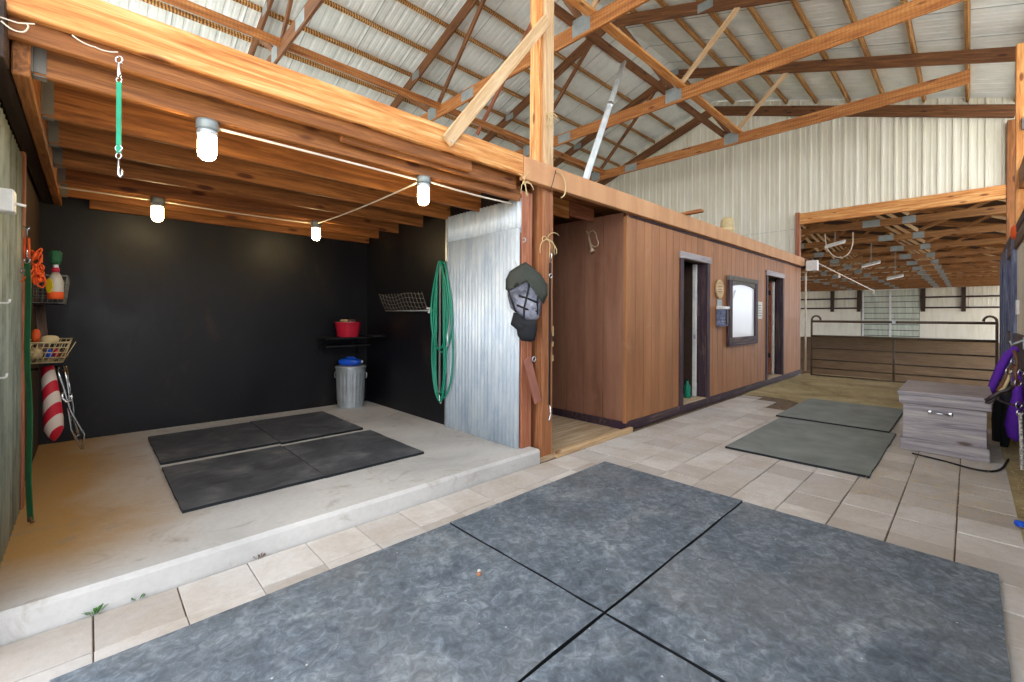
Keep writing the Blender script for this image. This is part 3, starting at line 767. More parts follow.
MB().tube([(sx, sy, 2.135), (sx, sy, 2.06), (sx + 0.006, sy, 2.05), (sx + 0.012, sy, 2.06), (sx + 0.012, sy, 2.09)], 0.005, 8).build('lower_snap', M['chrome'], t, smooth=True)
cable('tie_wire', [at('y', 2.80, 72, 35), at('y', 2.80, 95, 47), at('y', 2.80, 118, 52)], 0.003, 'cord', 'thin white wire the green strap hangs from', 'wire', 0.008)
cable('tie_wire', [at('y', 2.80, 0, 17), at('y', 2.80, 18, 23), at('y', 2.80, 35, 24)], 0.003, 'cord', 'taut thin white wire at the top left corner of the front beam', 'wire', 0.0)
cable('looped_wire', [at('y', 2.79, 1, 21), at('y', 2.79, 12, 30), at('y', 2.79, 24, 33), at('y', 2.79, 29, 27), at('y', 2.79, 27, 24)], 0.003, 'cord', 'white wire looping below the left end of the front beam', 'wire', 0.0, n=4)

# ================================================================ TRASH CAN, JUG, SHELF, BUCKET
cx, cy = 2.63, 5.96
t = thing('trash_can', (cx, cy, ZS), 'ribbed galvanised trash can below the shelf in the bay corner', 'trash can')
mb = MB(); n = 96; rings = []
prof = [(0.165, 0.0), (0.17, 0.02), (0.168, 0.04), (0.175, 0.10), (0.186, 0.43), (0.192, 0.48), (0.195, 0.50), (0.195, 0.53), (0.202, 0.545), (0.196, 0.555), (0.188, 0.55)]
for j, (r, z) in enumerate(prof):
    rings.append([mb.bm.verts.new((cx + (r + (0.005*math.sin(2*PI*k*22/n) if 3 <= j <= 4 else 0))*math.cos(2*PI*k/n), cy + (r + (0.005*math.sin(2*PI*k*22/n) if 3 <= j <= 4 else 0))*math.sin(2*PI*k/n), ZS + z)) for k in range(n)])
for a, b in zip(rings, rings[1:]):
    for k in range(n): mb.bm.faces.new((a[k], a[(k+1) % n], b[(k+1) % n], b[k]))
mb.bm.faces.new(rings[0][::-1]); mb.bm.faces.new(rings[-1])
mb.build('can_body', M['steel'], t, smooth=True)
for s in (-1, 1):
    c = Vector((cx, cy, ZS + 0.46)) + rt*s*0.2
    MB().tube([c + Vector((0, 0, 0.02)) , c + rt*s*0.02 + Vector((0, 0, 0.01)), c + rt*s*0.022 + Vector((0, 0, -0.05)), c + Vector((0, 0, -0.06))], 0.005, 8).build('handle', M['steel'], t, smooth=True)
MB().lathe([(0, 0.0), (0.19, 0.0), (0.205, -0.005), (0.207, 0.01), (0.17, 0.02), (0, 0.028)], (cx, cy, ZS + 0.553), 48).build('lid', M['steel'], t, smooth=True)
# blue jug lying on the lid
jt = thing('plastic_jug', (cx, cy, ZS + 0.58), 'blue plastic jug lying on the trash can lid', 'jug')
def blob(c, sx_, sy_, sz_, rx, name, mat, par, e=0.7, nu=28, nv=16):
    c = Vector(c)
    def sp(v, p): return math.copysign(abs(v)**p, v)
    def fn(u, v):
        a = 2*PI*u; b = PI*(v - 0.5)
        p = Vector((sx_*sp(math.cos(b), e)*sp(math.cos(a), e), sy_*sp(math.cos(b), e)*sp(math.sin(a), e), sz_*sp(math.sin(b), e)))
        return c + Matrix.Rotation(rx, 3, 'Z') @ p
    mb = MB(); mb.grid(fn, nu, nv); bmesh.ops.remove_doubles(mb.bm, verts=mb.bm.verts, dist=1e-5)
    return mb.build(name, M[mat], par, smooth=True)
ang = math.atan2(rt.y, rt.x)
blob((cx - 0.02, cy - 0.02, ZS + 0.625), 0.155, 0.09, 0.048, ang, 'jug_body', 'blue', jt)
q0 = Vector((cx - 0.03, cy - 0.06, ZS + 0.665))
MB().tube([q0 - rt*0.06, q0 - rt*0.05 + UP*0.022, q0 + rt*0.05 + UP*0.022, q0 + rt*0.07], 0.012, 10).build('jug_handle', M['blue'], jt, smooth=True)
qc = Vector((cx, cy, ZS + 0.625)) + rt*0.13
MB().tube([qc, qc + rt*0.035], 0.02, 14).build('cap', M['white'], jt, smooth=True)
# shelf
t = thing('corner_shelf', (2.65, 6.0, 0.95), 'black two-tier wooden shelf in the bay corner above the trash can', 'shelf')
MB().box(2.26, 2.90, 5.86, YB, 1.075, 1.10, bev=0.003).build('upper_board', M['black'], t)
MB().box(2.27, 2.88, 5.90, YB, 0.965, 0.99, bev=0.003).build('lower_board', M['black'], t)
MB().box(2.28, 2.31, 6.17, YB, 0.85, 1.08).build('bracket', M['black'], t)
MB().box(2.83, 2.86, 6.17, YB, 0.85, 1.08).build('bracket', M['black'], t)
o = MB().box(2.80, 2.975, 5.62, 5.84, 1.10, 1.125, bev=0.003).build('ledge_board', M['black']); tag(o, 'small black ledge fixed to the right bay wall beside the shelf', 'shelf')
bx, by, bz = 2.60, 5.99, 1.10
t = thing('rubber_bucket', (bx, by, bz), 'red rubber bucket full of brushes on the black shelf', 'bucket')
MB().lathe([(0, 0), (0.135, 0), (0.142, 0.01), (0.172, 0.19), (0.18, 0.2), (0.176, 0.206), (0.165, 0.2), (0.136, 0.015), (0, 0.012)], (bx, by, bz), 40).build('tub', M['red'], t, smooth=True)
hp = [Vector((bx, by, bz + 0.195)) + rt*0.17*math.cos(a) - fw*0.12*math.sin(a) + UP*0.012*math.sin(a) for a in [PI*k/12 for k in range(13)]]
MB().tube(hp, 0.004, 8).build('bail', M['steel'], t, smooth=True)
for k, (ox, oy, nm, mt) in enumerate(((-0.05, 0.0, 'scrub_brush', 'tan'), (0.06, 0.02, 'body_brush', 'dirtywood'), (0.0, -0.07, 'curry_comb', 'leather'))):
    o = thing(nm, (bx + ox, by + oy, bz + 0.15), ['tan scrub brush sticking out of the red bucket', 'dark wooden brush in the right of the red bucket', 'brown curry comb at the front of the red bucket'][k], 'brush')
    blob((bx + ox, by + oy, bz + 0.225), 0.06, 0.03, 0.016, ang + k, 'brush_back', mt, o)
    MB().box(bx + ox - 0.03, bx + ox + 0.03, by + oy - 0.02, by + oy + 0.02, bz + 0.16, bz + 0.22).build('bristles', M['black'], o)

# ================================================================ WIRE RACK ON RIGHT BAY WALL
t = thing('wire_rack', (2.93, 5.05, 1.46), 'bent grey wire rack fixed to the black right bay wall', 'rack')
def wr(y, z): return Vector((2.955 - 0.10*max(0, (z - 1.46))/0.2, y, z))
mb = MB()
for k in range(5):
    pts = [wr(y, 1.46 + 0.05*k + 0.02*k/4*math.sin(y*7) + 0.015*math.sin(y*9 + k*0.2)*(k > 0)) for y in [4.52 + 1.05*j/24 for j in range(25)]]
    mb.tube(pts, 0.0035, 6)
mb.build('long_wires', M['cement'], t, smooth=True)
mb = MB()
for j in range(14):
    y = 4.52 + 1.05*j/13
    mb.tube([wr(y, 1.46), wr(y + 0.01, 1.53), wr(y, 1.60), wr(y - 0.02, 1.68)], 0.003, 6)
mb.build('cross_wires', M['cement'], t, smooth=True)
MB().tube([(2.95, 4.40, 1.46), (2.95, 5.58, 1.46)], 0.008, 8).build('mounting_bar', M['steel'], t, smooth=True)

# ================================================================ HOSE with hook, spigot and lead
hy, hz = 4.20, 2.00
t = thing('hose_hanger', (2.97, hy, 1.99), 'metal hook and spigot behind the coiled hose', 'hook')
MB().tube([(2.984, hy, 1.96), (2.93, hy, 1.965), (2.90, hy, 1.99), (2.895, hy, 2.03)], 0.008, 8).build('hook_arm', M['steel'], t, smooth=True)
MB().tube([(2.984, 4.42, 1.46), (2.90, 4.42, 1.46), (2.89, 4.42, 1.43)], 0.014, 10).build('spigot', M['white'], t, smooth=True)
MB().box(2.88, 2.90, 4.38, 4.46, 1.475, 1.495, bev=0.004).build('spigot_handle', M['white'], t)
t = thing('garden_hose', (2.92, hy, 0.5), 'coiled green garden hose hanging beside the corrugated panel', 'hose')
mb = MB()
for k in range(6):
    w = 0.085 + 0.026*k + random.uniform(-0.01, 0.01); zb = [0.50, 0.44, 0.42, 1.02, 0.98, 0.46][k]; top = 2.03 - 0.004*k
    pts = []; H_ = top - zb
    for q in range(48):
        a = 2*PI*q/48
        pts.append((2.915 - 0.011*(k % 4) , hy - 0.02*(k - 2)*0.6 + w*math.sin(a)*(0.65 + 0.55*(0.5 - 0.5*math.cos(a))) + 0.012*math.sin(3*a + k), top - H_*(0.5 - 0.5*math.cos(a))))
    mb.tube(pts, 0.0115, 8, closed=True)
hc_ = mb.build('hose_coil', M['green'], t, smooth=True)
MB().tube([(2.90, 4.06, 1.25), (2.90, 4.05, 1.12), (2.90, 4.05, 1.05)], 0.015, 10).build('nozzle', M['steel'], hc_, smooth=True)
t = thing('lead_rope', (2.90, 4.2, 0.40), 'slim silver-grey strap with snap hanging inside the green hose loop', 'strap')
MB().box(2.893, 2.897, 4.185, 4.215, 0.52, 1.99, bev=0.001).build('strap_band', M['plate'], t)
MB().tube([(2.895, 4.2, 0.52), (2.895, 4.2, 0.44), (2.895, 4.19, 0.40), (2.895, 4.17, 0.40), (2.895, 4.165, 0.43)], 0.007, 8).build('snap', M['chrome'], t, smooth=True)

# ================================================================ POST ITEMS: twine, chains, mask, paddle
def twine(name, c, lab, n=5, L=0.07, seed=1):
    rnd = random.Random(seed); mb = MB(); c = Vector(c)
    for k in range(n):
        p = c.copy(); pts = [p.copy()]; d = Vector((rnd.uniform(-1, 1), rnd.uniform(-0.6, 0), rnd.uniform(-0.8, 1))).normalized()
        for q in range(5):
            p = p + d*L/4; d = (d + Vector((rnd.uniform(-.4, .4), rnd.uniform(-.3, .3), -0.35))).normalized(); pts.append(p.copy())
        mb.tube(pts, 0.004, 6)
    mb.tube([c + Vector((0.012*math.cos(a), 0.012*math.sin(a)*0.6, 0.012*math.sin(a))) for a in [2*PI*k/10 for k in range(10)]], 0.006, 6, closed=True)
    return tag(mb.build(name, M['twine'], smooth=True), lab, 'twine')
twine('twine_knot', at('y', 2.80, 524, 183), 'frayed twine knot under the joint of the two beams', 8, 0.10, 2)
twine('twine_knot', at('y', 2.885, 547, 239), 'yellow twine knot tied on the post above the black strap', 6, 0.16, 5)
twine('twine_knot', at('y', 2.88, 548, 114), 'twine wound round the tall post above the painted beam', 6, 0.11, 9)
cable('twine_loop', [at('y', 2.80, 556, 172), at('y', 2.80, 562, 173), at('y', 2.80, 566, 184), at('y', 2.80, 565, 195), at('y', 2.80, 561, 198)], 0.006, 'twine', 'pale twine end dangling over the brown painted beam', 'twine', n=3)
cable('dark_wire', [at('y', 2.80, 556, 170), at('y', 2.80, 553, 182), at('y', 2.80, 550, 192)], 0.0035, 'black', 'dark wire hanging over the painted beam next to the twine', 'wire', n=4)
# black strap with snaps on post front
xs_ = 3.30; yy = 2.885
t = thing('tie_strap', (xs_, yy, 0.55), 'black tie strap with snaps hanging down the front of the post', 'strap')
MB().box(xs_ - 0.012, xs_ + 0.012, yy - 0.003, yy + 0.003, 0.52, 1.93, bev=0.001).build('webbing', M['black'], t)
MB().tube([(xs_, yy, 2.05), (xs_ + 0.01, yy - 0.01, 2.0), (xs_, yy, 1.93)], 0.008, 8).build('snap', M['chrome'], t, smooth=True)
ring((xs_, yy - 0.005, 1.80), 0.02, 0.005, (0, 1, 0)).build('ring', M['chrome'], t, smooth=True)
MB().tube([(xs_, yy, 0.52), (xs_ + 0.01, yy - 0.01, 0.44), (xs_, yy, 0.38), (xs_ - 0.015, yy, 0.36)], 0.009, 8).build('snap', M['chrome'], t, smooth=True)
for k, (z0, dz) in enumerate(((1.25, 0.10), (1.12, 0.05), (0.98, 0.06))):
    o = MB().box(3.361, 3.375, 2.90, 2.93, z0 - dz/2, z0 + dz/2, bev=0.002).build('strike_plate', M['tan']); tag(o, ['upper', 'middle', 'lower'][k] + ' pale strike plate on the alcove side of the post', 'latch plate')
# blue screw eye and hook at stud
ep = at('x', 2.98, 524, 240)
o = ring(at('y', 2.955, 524, 240), 0.02, 0.006, (1, 0, 0)).build('screw_eye', M['steel'], smooth=True); tag(o, 'steel screw eye on the reddish stud above the mask', 'screw eye')
hk = at('y', 2.94, 523, 266)
o = MB().tube([hk + Vector((-0.10, -0.0, 0.03)), hk + Vector((-0.09, -0.02, -0.02)), hk + Vector((-0.04, -0.02, -0.03)), hk, hk + Vector((0.02, 0, 0.02))], 0.005, 8).build('wire_hook', M['steel'], smooth=True); tag(o, 'bent wire hook holding the fly mask', 'hook')
# fly mask
mo = at('y', 2.86, 527, 300)
t = thing('fly_mask', mo + Vector((0, 0, -0.36)), 'dark horse fly mask with grey mesh hanging on the post', 'fly mask')
Rm = Matrix((rt, -fw, UP)).transposed().to_4x4(); Rm.translation = mo
ppx = 4.2 / 440.0
def mpt(px, py, d=0.0): return Rm @ Vector(((px - 527)*ppx, d, -(py - 300)*ppx))
def lump(out, name, mat, par, d0, d1, nv=6):
    """cushion shape from an outline in pixels: closed front and back bulging from the rim"""
    mb = MB(); cxp = sum(p[0] for p in out)/len(out); cyp = sum(p[1] for p in out)/len(out); n = len(out)
    def layer(side):
        rs = []
        for j in range(nv + 1):
            s_ = 1 - j/nv
            if s_ == 0: rs.append([mb.bm.verts.new(mpt(cxp, cyp, side*d1 + d0))]); continue
            bul = math.sqrt(max(0, 1 - s_**2))
            rs.append([mb.bm.verts.new(mpt(cxp + (p[0]-cxp)*s_, cyp + (p[1]-cyp)*s_, d0 + side*d1*bul + 0.008*math.sin(k*1.7 + j))) for k, p in enumerate(out)])
        for a, b in zip(rs, rs[1:]):
            for k in range(n):
                if len(b) == 1: mb.bm.faces.new((a[k], a[(k+1) % n], b[0]))
                else: mb.bm.faces.new((a[k], a[(k+1) % n], b[(k+1) % n], b[k]))
    layer(1); layer(-1); bmesh.ops.remove_doubles(mb.bm, verts=mb.bm.verts, dist=0.003)
    return mb.build(name, M[mat], par, smooth=True)
lump([(525,263),(532,268),(541,276),(547,285),(547,295),(543,304),(540,300),(536,285),(530,278),(520,275),(512,280),(509,292),(506,290),(506,280),(510,272),(518,267)], 'crown_cloth', 'olive', t, 0.02, 0.05)
lump([(512,278),(520,275),(529,277),(536,283),(541,292),(541,305),(539,317),(534,322),(526,320),(519,315),(511,308),(508,296),(508,286)], 'mesh_panel', 'meshfab', t, 0.0, 0.06)
lump([(514,312),(520,314),(528,319),(536,318),(537,328),(535,339),(531,341),(522,340),(518,335),(517,329),(511,324),(512,320)], 'muzzle_cloth', 'blackcloth', t, 0.0, 0.05)
mb = MB()
for pts in ([(529,284),(527,295),(524,308),(524,317)], [(538,286),(537,300),(537,314)], [(519,296),(528,299),(538,303)], [(517,305),(526,309),(537,311)], [(509,290),(512,300),(516,312)]):
    mb.tube([mpt(a, b, 0.064 - 0.00016*((a-525)**2 + (b-297)**2*0.5)) for a, b in pts], 0.010, 6)
mb.build('straps', M['blackcloth'], t, smooth=True)
# brown paddle board hanging from an eye
pa = at('y', 2.893, 527, 358); pb = at('y', 2.893, 538, 402)
t = thing('hanging_paddle', pb, 'pinkish brown wooden slat hanging crooked on the post', 'slat')
board('slat_board', pa, pb, 0.018, 0.095, (0, 1, 0), M['slat'], t)
ring(at('y', 2.87, 534, 359), 0.022, 0.005, (0, 1, 0)).build('screw_eye', M['steel'], t, smooth=True)

# ================================================================ LEFT WALL ITEMS
t = thing('switch_box', at('x', -0.31, 4, 200), 'white metal switch box on the corrugated left wall', 'switch')
c = at('x', -0.30, 3, 201)
sb = MB().box(-0.312, -0.26, c.y - 0.05, c.y + 0.05, c.z - 0.055, c.z + 0.055, bev=0.006).build('box', M['white'], t)
MB().tube([(-0.262, c.y, c.z - 0.005), (-0.225, c.y, c.z - 0.012)], 0.007, 8).build('lever', M['white'], sb, smooth=True)
for k, (px, py) in enumerate(((4, 303), (1, 378))):
    c = at('x', -0.30, px, py)
    o = MB().tube([(-0.315, c.y, c.z), (-0.29, c.y, c.z), (-0.283, c.y, c.z + 0.004), (-0.281, c.y, c.z + 0.02)], 0.005, 8).build('wall_hook', M['white'], smooth=True)
    tag(o, ['upper', 'lower'][k] + ' white hook on the corrugated left wall', 'hook')
# green hanging strap
t = thing('long_tie_strap', (-0.27, 4.36, ZS), 'long dark green tie strap hanging to the floor on the left wall', 'strap')
gt = at('y', 4.0, 27, 262); gb = at('z', ZS + 0.02, 30, 522)
F3 = Matrix((rt, fw, UP)).transposed().to_4x4()
def ribbon(pts, w, th):
    mb = MB(); pv = None; bm = mb.bm
    for p in pts:
        p = Vector(p); vs = [bm.verts.new(p + rt*a*w/2 + fw*b*th/2) for a, b in ((-1,-1),(1,-1),(1,1),(-1,1))]
        if pv:
            for k in range(4): bm.faces.new((pv[k], pv[(k+1) % 4], vs[(k+1) % 4], vs[k]))
        else: bm.faces.new(vs)
        pv = vs
    bm.faces.new(pv[::-1]); return mb
gm = [gt.lerp(gb, k/12) + rt*0.006*math.sin(k*1.1) for k in range(13)]
ribbon(gm, 0.034, 0.005).build('webbing', M['greenstrap'], t)
MB().tube([gb + UP*0.03, gb + UP*0.01 + rt*0.01, gb - UP*0.005 + rt*0.015], 0.010, 8).build('lower_snap', M['leather'], t, smooth=True)
ring(gt + UP*0.01, 0.018, 0.0045, fw).build('ring', M['chrome'], t, smooth=True)
MB().tube([gt + UP*0.02, gt + UP*0.06, gt + UP*0.09], 0.008, 8).build('upper_snap', M['chrome'], t, smooth=True)
ring(gt - UP*0.055 - rt*0.022, 0.014, 0.006, fw).build('side_snap', M['chrome'], t, smooth=True)
# hook and orange cord
hk = at('y', 4.0, 27, 232)
o = MB().tube([hk + UP*0.035 - rt*0.025, hk + UP*0.02, hk + UP*0.035 + rt*0.02, hk + UP*0.01, hk - UP*0.03], 0.005, 8).build('double_hook', M['chrome'], smooth=True); tag(o, 'silver double hook above the green strap on the left wall', 'hook')
t = thing('orange_lead', at('y', 4.05, 36, 300), 'tangled orange lead line looped from the left wall hook', 'lead line')
mb = MB(); rnd = random.Random(3)
h0 = at('y', 3.98, 27, 238); h1 = at('y', 3.98, 27, 258)
mb.tube([h0 - rt*0.014, h1 - rt*0.016], 0.006, 6); mb.tube([h0 + rt*0.010, h1 + rt*0.016], 0.006, 6)
mb.build('upper_loop', M['orange'], t, smooth=True)
mb = MB()
for k in range(16):
    a0 = rnd.uniform(0, 1); x0 = rnd.uniform(-4, 4); pts = []
    for q in range(20):
        a = 2*PI*q/20; px = 37 + x0*0.5 + (3.0 + 2.5*math.sin(k))*math.sin(a) - 0.0*a + 3*math.sin(a*0.5)*(k % 3 == 0); py = 264 + 9*(k % 4)*0.35 + (14 - (k % 5)*2)*(1 - math.cos(a))*0.5
        if k % 4 == 1: py = 248 + 6*(1-math.cos(a)) + k*0.5; px = 37 + 5*math.sin(a + k)
        pts.append(at('y', 4.05 + 0.02*math.sin(a*2 + k), px, py))
    mb.tube(pts, 0.0045, 6, closed=True)
mb.tube([at('y', 4.0, 34, 268), at('y', 4.0, 28, 275), at('y', 4.0, 21, 282)], 0.005, 6)
mb.build('tangle', M['orange'], t, smooth=True)
# wire baskets
def basket(x0, x1, y0, y1, z0, z1, name, lab, mat, solidfloor=True, flare=0.03, nlong=5, twist=0.0):
    t = thing(name, ((x0+x1)/2, (y0+y1)/2, z0), lab, 'basket')
    mb = MB()
    for k in range(nlong):
        f = k/(nlong-1); z = z0 + (z1-z0)*f; e = flare*f
        mb.tube([(x0, y0 - e, z), (x1 + e, y0 - e, z), (x1 + e, y1 + e, z), (x0, y1 + e, z)], 0.003 if k < nlong-1 else 0.006, 6, closed=True)
    n = 9
    for k in range(n):
        f = k/(n-1); x = x0 + (x1-x0)*f
        mb.tube([(x, y0, z0), (x + flare*f + twist, y0 - flare, z1)], 0.0025, 5)
        mb.tube([(x, y1, z0), (x + flare*f, y1 + flare, z1)], 0.0025, 5)
        y = y0 + (y1-y0)*f; mb.tube([(x1, y, z0), (x1 + flare, y + twist, z1)], 0.0025, 5)
        mb.tube([(x0, y, z0), (x1, y, z0)], 0.0025, 5)
    mb.build('wire_frame', M['cement' if mat == 'steel' else mat], t, smooth=True)
    if solidfloor: MB().box(x0, x1, y0, y1, z0 - 0.006, z0, bev=0.001).build('tray', M['black'], t)
    return t
basket(-0.335, -0.13, 4.42, 5.0, 1.475, 1.665, 'wire_basket', 'upper wire basket on the left wall holding a spray bottle', 'steel', flare=0.02)
basket(-0.335, -0.13, 4.42, 4.95, 1.06, 1.20, 'wire_basket', 'lower bent wire basket on the left wall full of grooming odds and ends', 'tan', flare=0.035, twist=0.03)
# spray bottle
bt = at('y', 4.36, 51, 298); bc = Vector((-0.165, 4.375, 1.50))
t = thing('spray_bottle', bc, 'clear bottle with yellow label and red collar at the upper basket', 'bottle')
MB().lathe([(0, 0), (0.036, 0), (0.042, 0.01), (0.042, 0.05)], bc, 24).build('orange_base', M['orange'], t, smooth=True)
MB().lathe([(0.042, 0.05), (0.041, 0.12), (0.030, 0.16), (0.017, 0.185), (0, 0.185)], bc, 24).build('bottle_body', M['glassbottle'], t, smooth=True)
body = [o for o in t.children if o.name.startswith('bottle_body')][0]
q = bc + UP*0.09 - fw*0.041 + rt*0.006
Mq = Matrix((rt, UP, -fw)).transposed().to_4x4(); Mq.translation = q - fw*0.004
MB().prism([(0.024*math.cos(a), 0.05*math.sin(a)) for a in [2*PI*k/20 for k in range(20)]], 0.004, Mq).build('label_sticker', M['yellow'], body)
MB().lathe([(0, 0.185), (0.020, 0.185), (0.020, 0.215), (0, 0.215)], bc, 20).build('collar', M['red'], t, smooth=True)
MB().lathe([(0, 0.215), (0.016, 0.215), (0.014, 0.24), (0, 0.24)], bc, 20).build('neck', M['white'], t, smooth=True)
MB().lathe([(0, 0.24), (0.022, 0.24), (0.030, 0.27), (0.032, 0.32), (0.02, 0.335), (0, 0.335)], bc, 20).build('dark_top', M['greenstrap'], t, smooth=True)
# contents of the lower basket
stuff = [('brush', 'tan', (-0.20, 4.55, 1.215), (0.05, 0.035, 0.03), 'round tan brush head on top of the lower basket'),
         ('hoof_pick', 'blue', (-0.20, 4.45, 1.12), (0.018, 0.03, 0.035), 'blue hoof pick handle in the lower basket'),
         ('comb', 'red', (-0.165, 4.45, 1.125), (0.014, 0.02, 0.03), 'pink comb next to the blue handle in the lower basket'),
         ('sponge', 'twine', (-0.27, 4.50, 1.12), (0.04, 0.05, 0.035), 'yellowish sponge at the left of the lower basket'),
         ('brush', 'leather', (-0.14, 4.60, 1.10), (0.03, 0.05, 0.03), 'brown brush at the right end of the lower basket'),
         ('bottle', 'orange', (-0.27, 4.62, 1.24), (0.022, 0.022, 0.05), 'small amber bottle standing behind the tan brush')]
for nm, mt, c, s_, lb in stuff:
    o = blob(c, *s_, 0.4, nm, mt, None, 0.8, 20, 12); tag(o, lb, nm.replace('_', ' '))
# wooden handle leaning between baskets
o = board('weathered_slat', (-0.23, 4.75, 1.06), (-0.27, 4.85, 1.48), 0.02, 0.055, (0, 1, 0), M['dirtywood']); tag(o, 'grey weathered wooden slat standing between the two baskets', 'slat')
# striped padded cone
t0 = at('y', 4.7, 47, 366); t1 = at('y', 4.7, 54, 441)
mb = MB(); prof = [(0.00, 0.038), (0.15, 0.045), (0.45, 0.054), (0.70, 0.060), (0.84, 0.058), (0.93, 0.036), (1.0, 0.008)]
pts = [t0.lerp(t1, f) + rt*(0.012*math.sin(f*3)) for f, r in prof]
mb.tube(pts, 0.05, 20, rs=[r*0.9 for f, r in prof]); o = mb.build('striped_pad', M['stripe'], smooth=True); tag(o, 'red and white striped pad hanging under the lower basket', 'pad')
# folded chrome saddle rack
r0 = at('y', 4.9, 60, 366); cc = [(58, 366), (66, 384), (68, 396), (72, 408), (83, 432), (82, 448)]
t = thing('saddle_rack', at('y', 4.9, 82, 448), 'folded chrome saddle rack hanging beside the striped pad', 'rack')
def pxt(L, y, r, nm, mat='chrome'):
    return MB().tube([at('y', y, a, b) for a, b in L], r, 8).build(nm, M[mat], t, smooth=True)
pxt([(56, 366), (60, 378), (66, 395), (70, 410), (78, 424), (84, 434), (83, 449)], 4.86, 0.009, 'front_tube')
pxt([(63, 366), (67, 380), (69, 395), (68, 410), (71, 430), (82, 449)], 4.90, 0.009, 'front_tube')
pxt([(66, 366), (70, 392), (73, 405), (74, 420), (79, 436)], 4.98, 0.008, 'rear_tube')
pxt([(62, 392), (62, 398), (66, 402), (72, 400), (71, 393)], 4.84, 0.010, 'hinge_loop')
MB().tube([at('y', 4.9, 60, 368), Vector((-0.34, 4.9, at('y', 4.9, 60, 368).z))], 0.009, 8).build('wall_arm', M['chrome'], t, smooth=True)
pxt([(70, 410), (71, 428), (75, 438), (79, 434)], 4.95, 0.007, 'rear_tube')

# ================================================================ TACK ROOM FRONT ITEMS
def door_frame(D, lab, name, w=0.11, x_in=None):
    t = thing(name, ((D[0]+D[1])/2, YW, 0.1), lab, 'door frame')
    timber('casing', D[0] - w, D[0], YW - 0.022, YW + 0.0, 0.02, D[3] + 0.09, M['purplewood'], t)
    timber('casing', D[1], D[1] + w, YW - 0.022, YW + 0.0, 0.02, D[3] + 0.09, M['purplewood'], t)
    timber('head_casing', D[0] - w - 0.02, D[1] + w + 0.02, YW - 0.03, YW - 0.001, D[3] + 0.002, D[3] + 0.10, M['chest'], t)
    timber('jamb', D[1] - 0.012, D[1] + 0.02, YW, YW + 0.125, 0.1, D[3], M['purplewood'], t)
    timber('jamb', D[0] - 0.02, D[0] + 0.012, YW, YW + 0.125, 0.1, D[3], M['purplewood'], t)
    timber('sill', D[0], D[1], YW - 0.015, YW + 0.14, 0.09, 0.125, M['plywood'], t)
    return t
t = door_frame(D1, 'dark purplish frame of the nearer tack room doorway', 'door_frame')
t = door_frame(D2, 'dark purplish frame of the farther tack room doorway', 'door_frame', 0.10)
# inner doors swung open
t = thing('door_leaf', (7.06, 3.05, 0.12), 'white edged door swung inward in the nearer tack room doorway', 'door')
dp = MB().box(7.0, 7.045, 3.04, 3.85, 0.14, 2.22, bev=0.003).build('panel', M['darkroom'], t)
MB().box(6.99, 7.048, 3.032, 3.085, 0.13, 2.24, bev=0.003).build('white_edge', M['white'], dp)
MB().box(6.975, 6.985, 3.03, 3.06, 1.05, 1.12).build('strike', M['steel'], dp)
t = thing('door_leaf', (11.1, 3.05, 0.12), 'reddish door swung inward in the farther tack room doorway', 'door')
MB().box(11.03, 11.10, 3.032, 3.062, 0.13, 2.2, bev=0.003).build('white_edge', M['white'], t)
MB().box(11.0, 11.04, 3.066, 3.75, 0.14, 2.2, bev=0.003).build('panel', M['redboard'], t)
for z in (0.55, 1.95): MB().box(10.985, 11.0, 3.08, 3.24, z - 0.05, z + 0.05).build('hinge', M['black'], t)
blob((10.98, 3.16, 1.22), 0.03, 0.03, 0.05, 0, 'knob', 'white', t)
# dim things in the tack room
gb_ = at('y', 3.25, 695, 378)
t = thing('green_bottle', (6.93, 3.2, 0.12), 'green bottle on the tack room floor just inside the near doorway', 'bottle')
MB().lathe([(0, 0), (0.045, 0), (0.047, 0.01), (0.047, 0.18), (0.02, 0.23), (0.018, 0.27), (0, 0.27)], (6.90, 3.12, 0.112), 20).build('bottle_body', M['green'], t, smooth=True)
MB().lathe([(0, 0.27), (0.02, 0.27), (0.02, 0.30), (0, 0.30)], (6.90, 3.12, 0.112), 16).build('cap', M['black'], t, smooth=True)
for k in range(3):
    c = Vector((8.58, 3.66 + 0.24*k, 1.95 - 0.1*k)); t = thing('bridle', c, ['upper', 'middle', 'lower'][k] + ' dim bridle hanging inside the near tack room', 'bridle')
    MB().tube([c + Vector((0, 0.09*math.cos(a), 0.16*math.sin(a))) for a in [2*PI*q/16 for q in range(16)]], 0.012, 6, closed=True).build('headstall', M['leather'], t, smooth=True)
    MB().tube([c + Vector((0, -0.07, -0.1)), c + Vector((-0.01, 0, -0.5)), c + Vector((0, 0.07, -0.1))], 0.008, 6).build('reins', M['leather'], t, smooth=True)

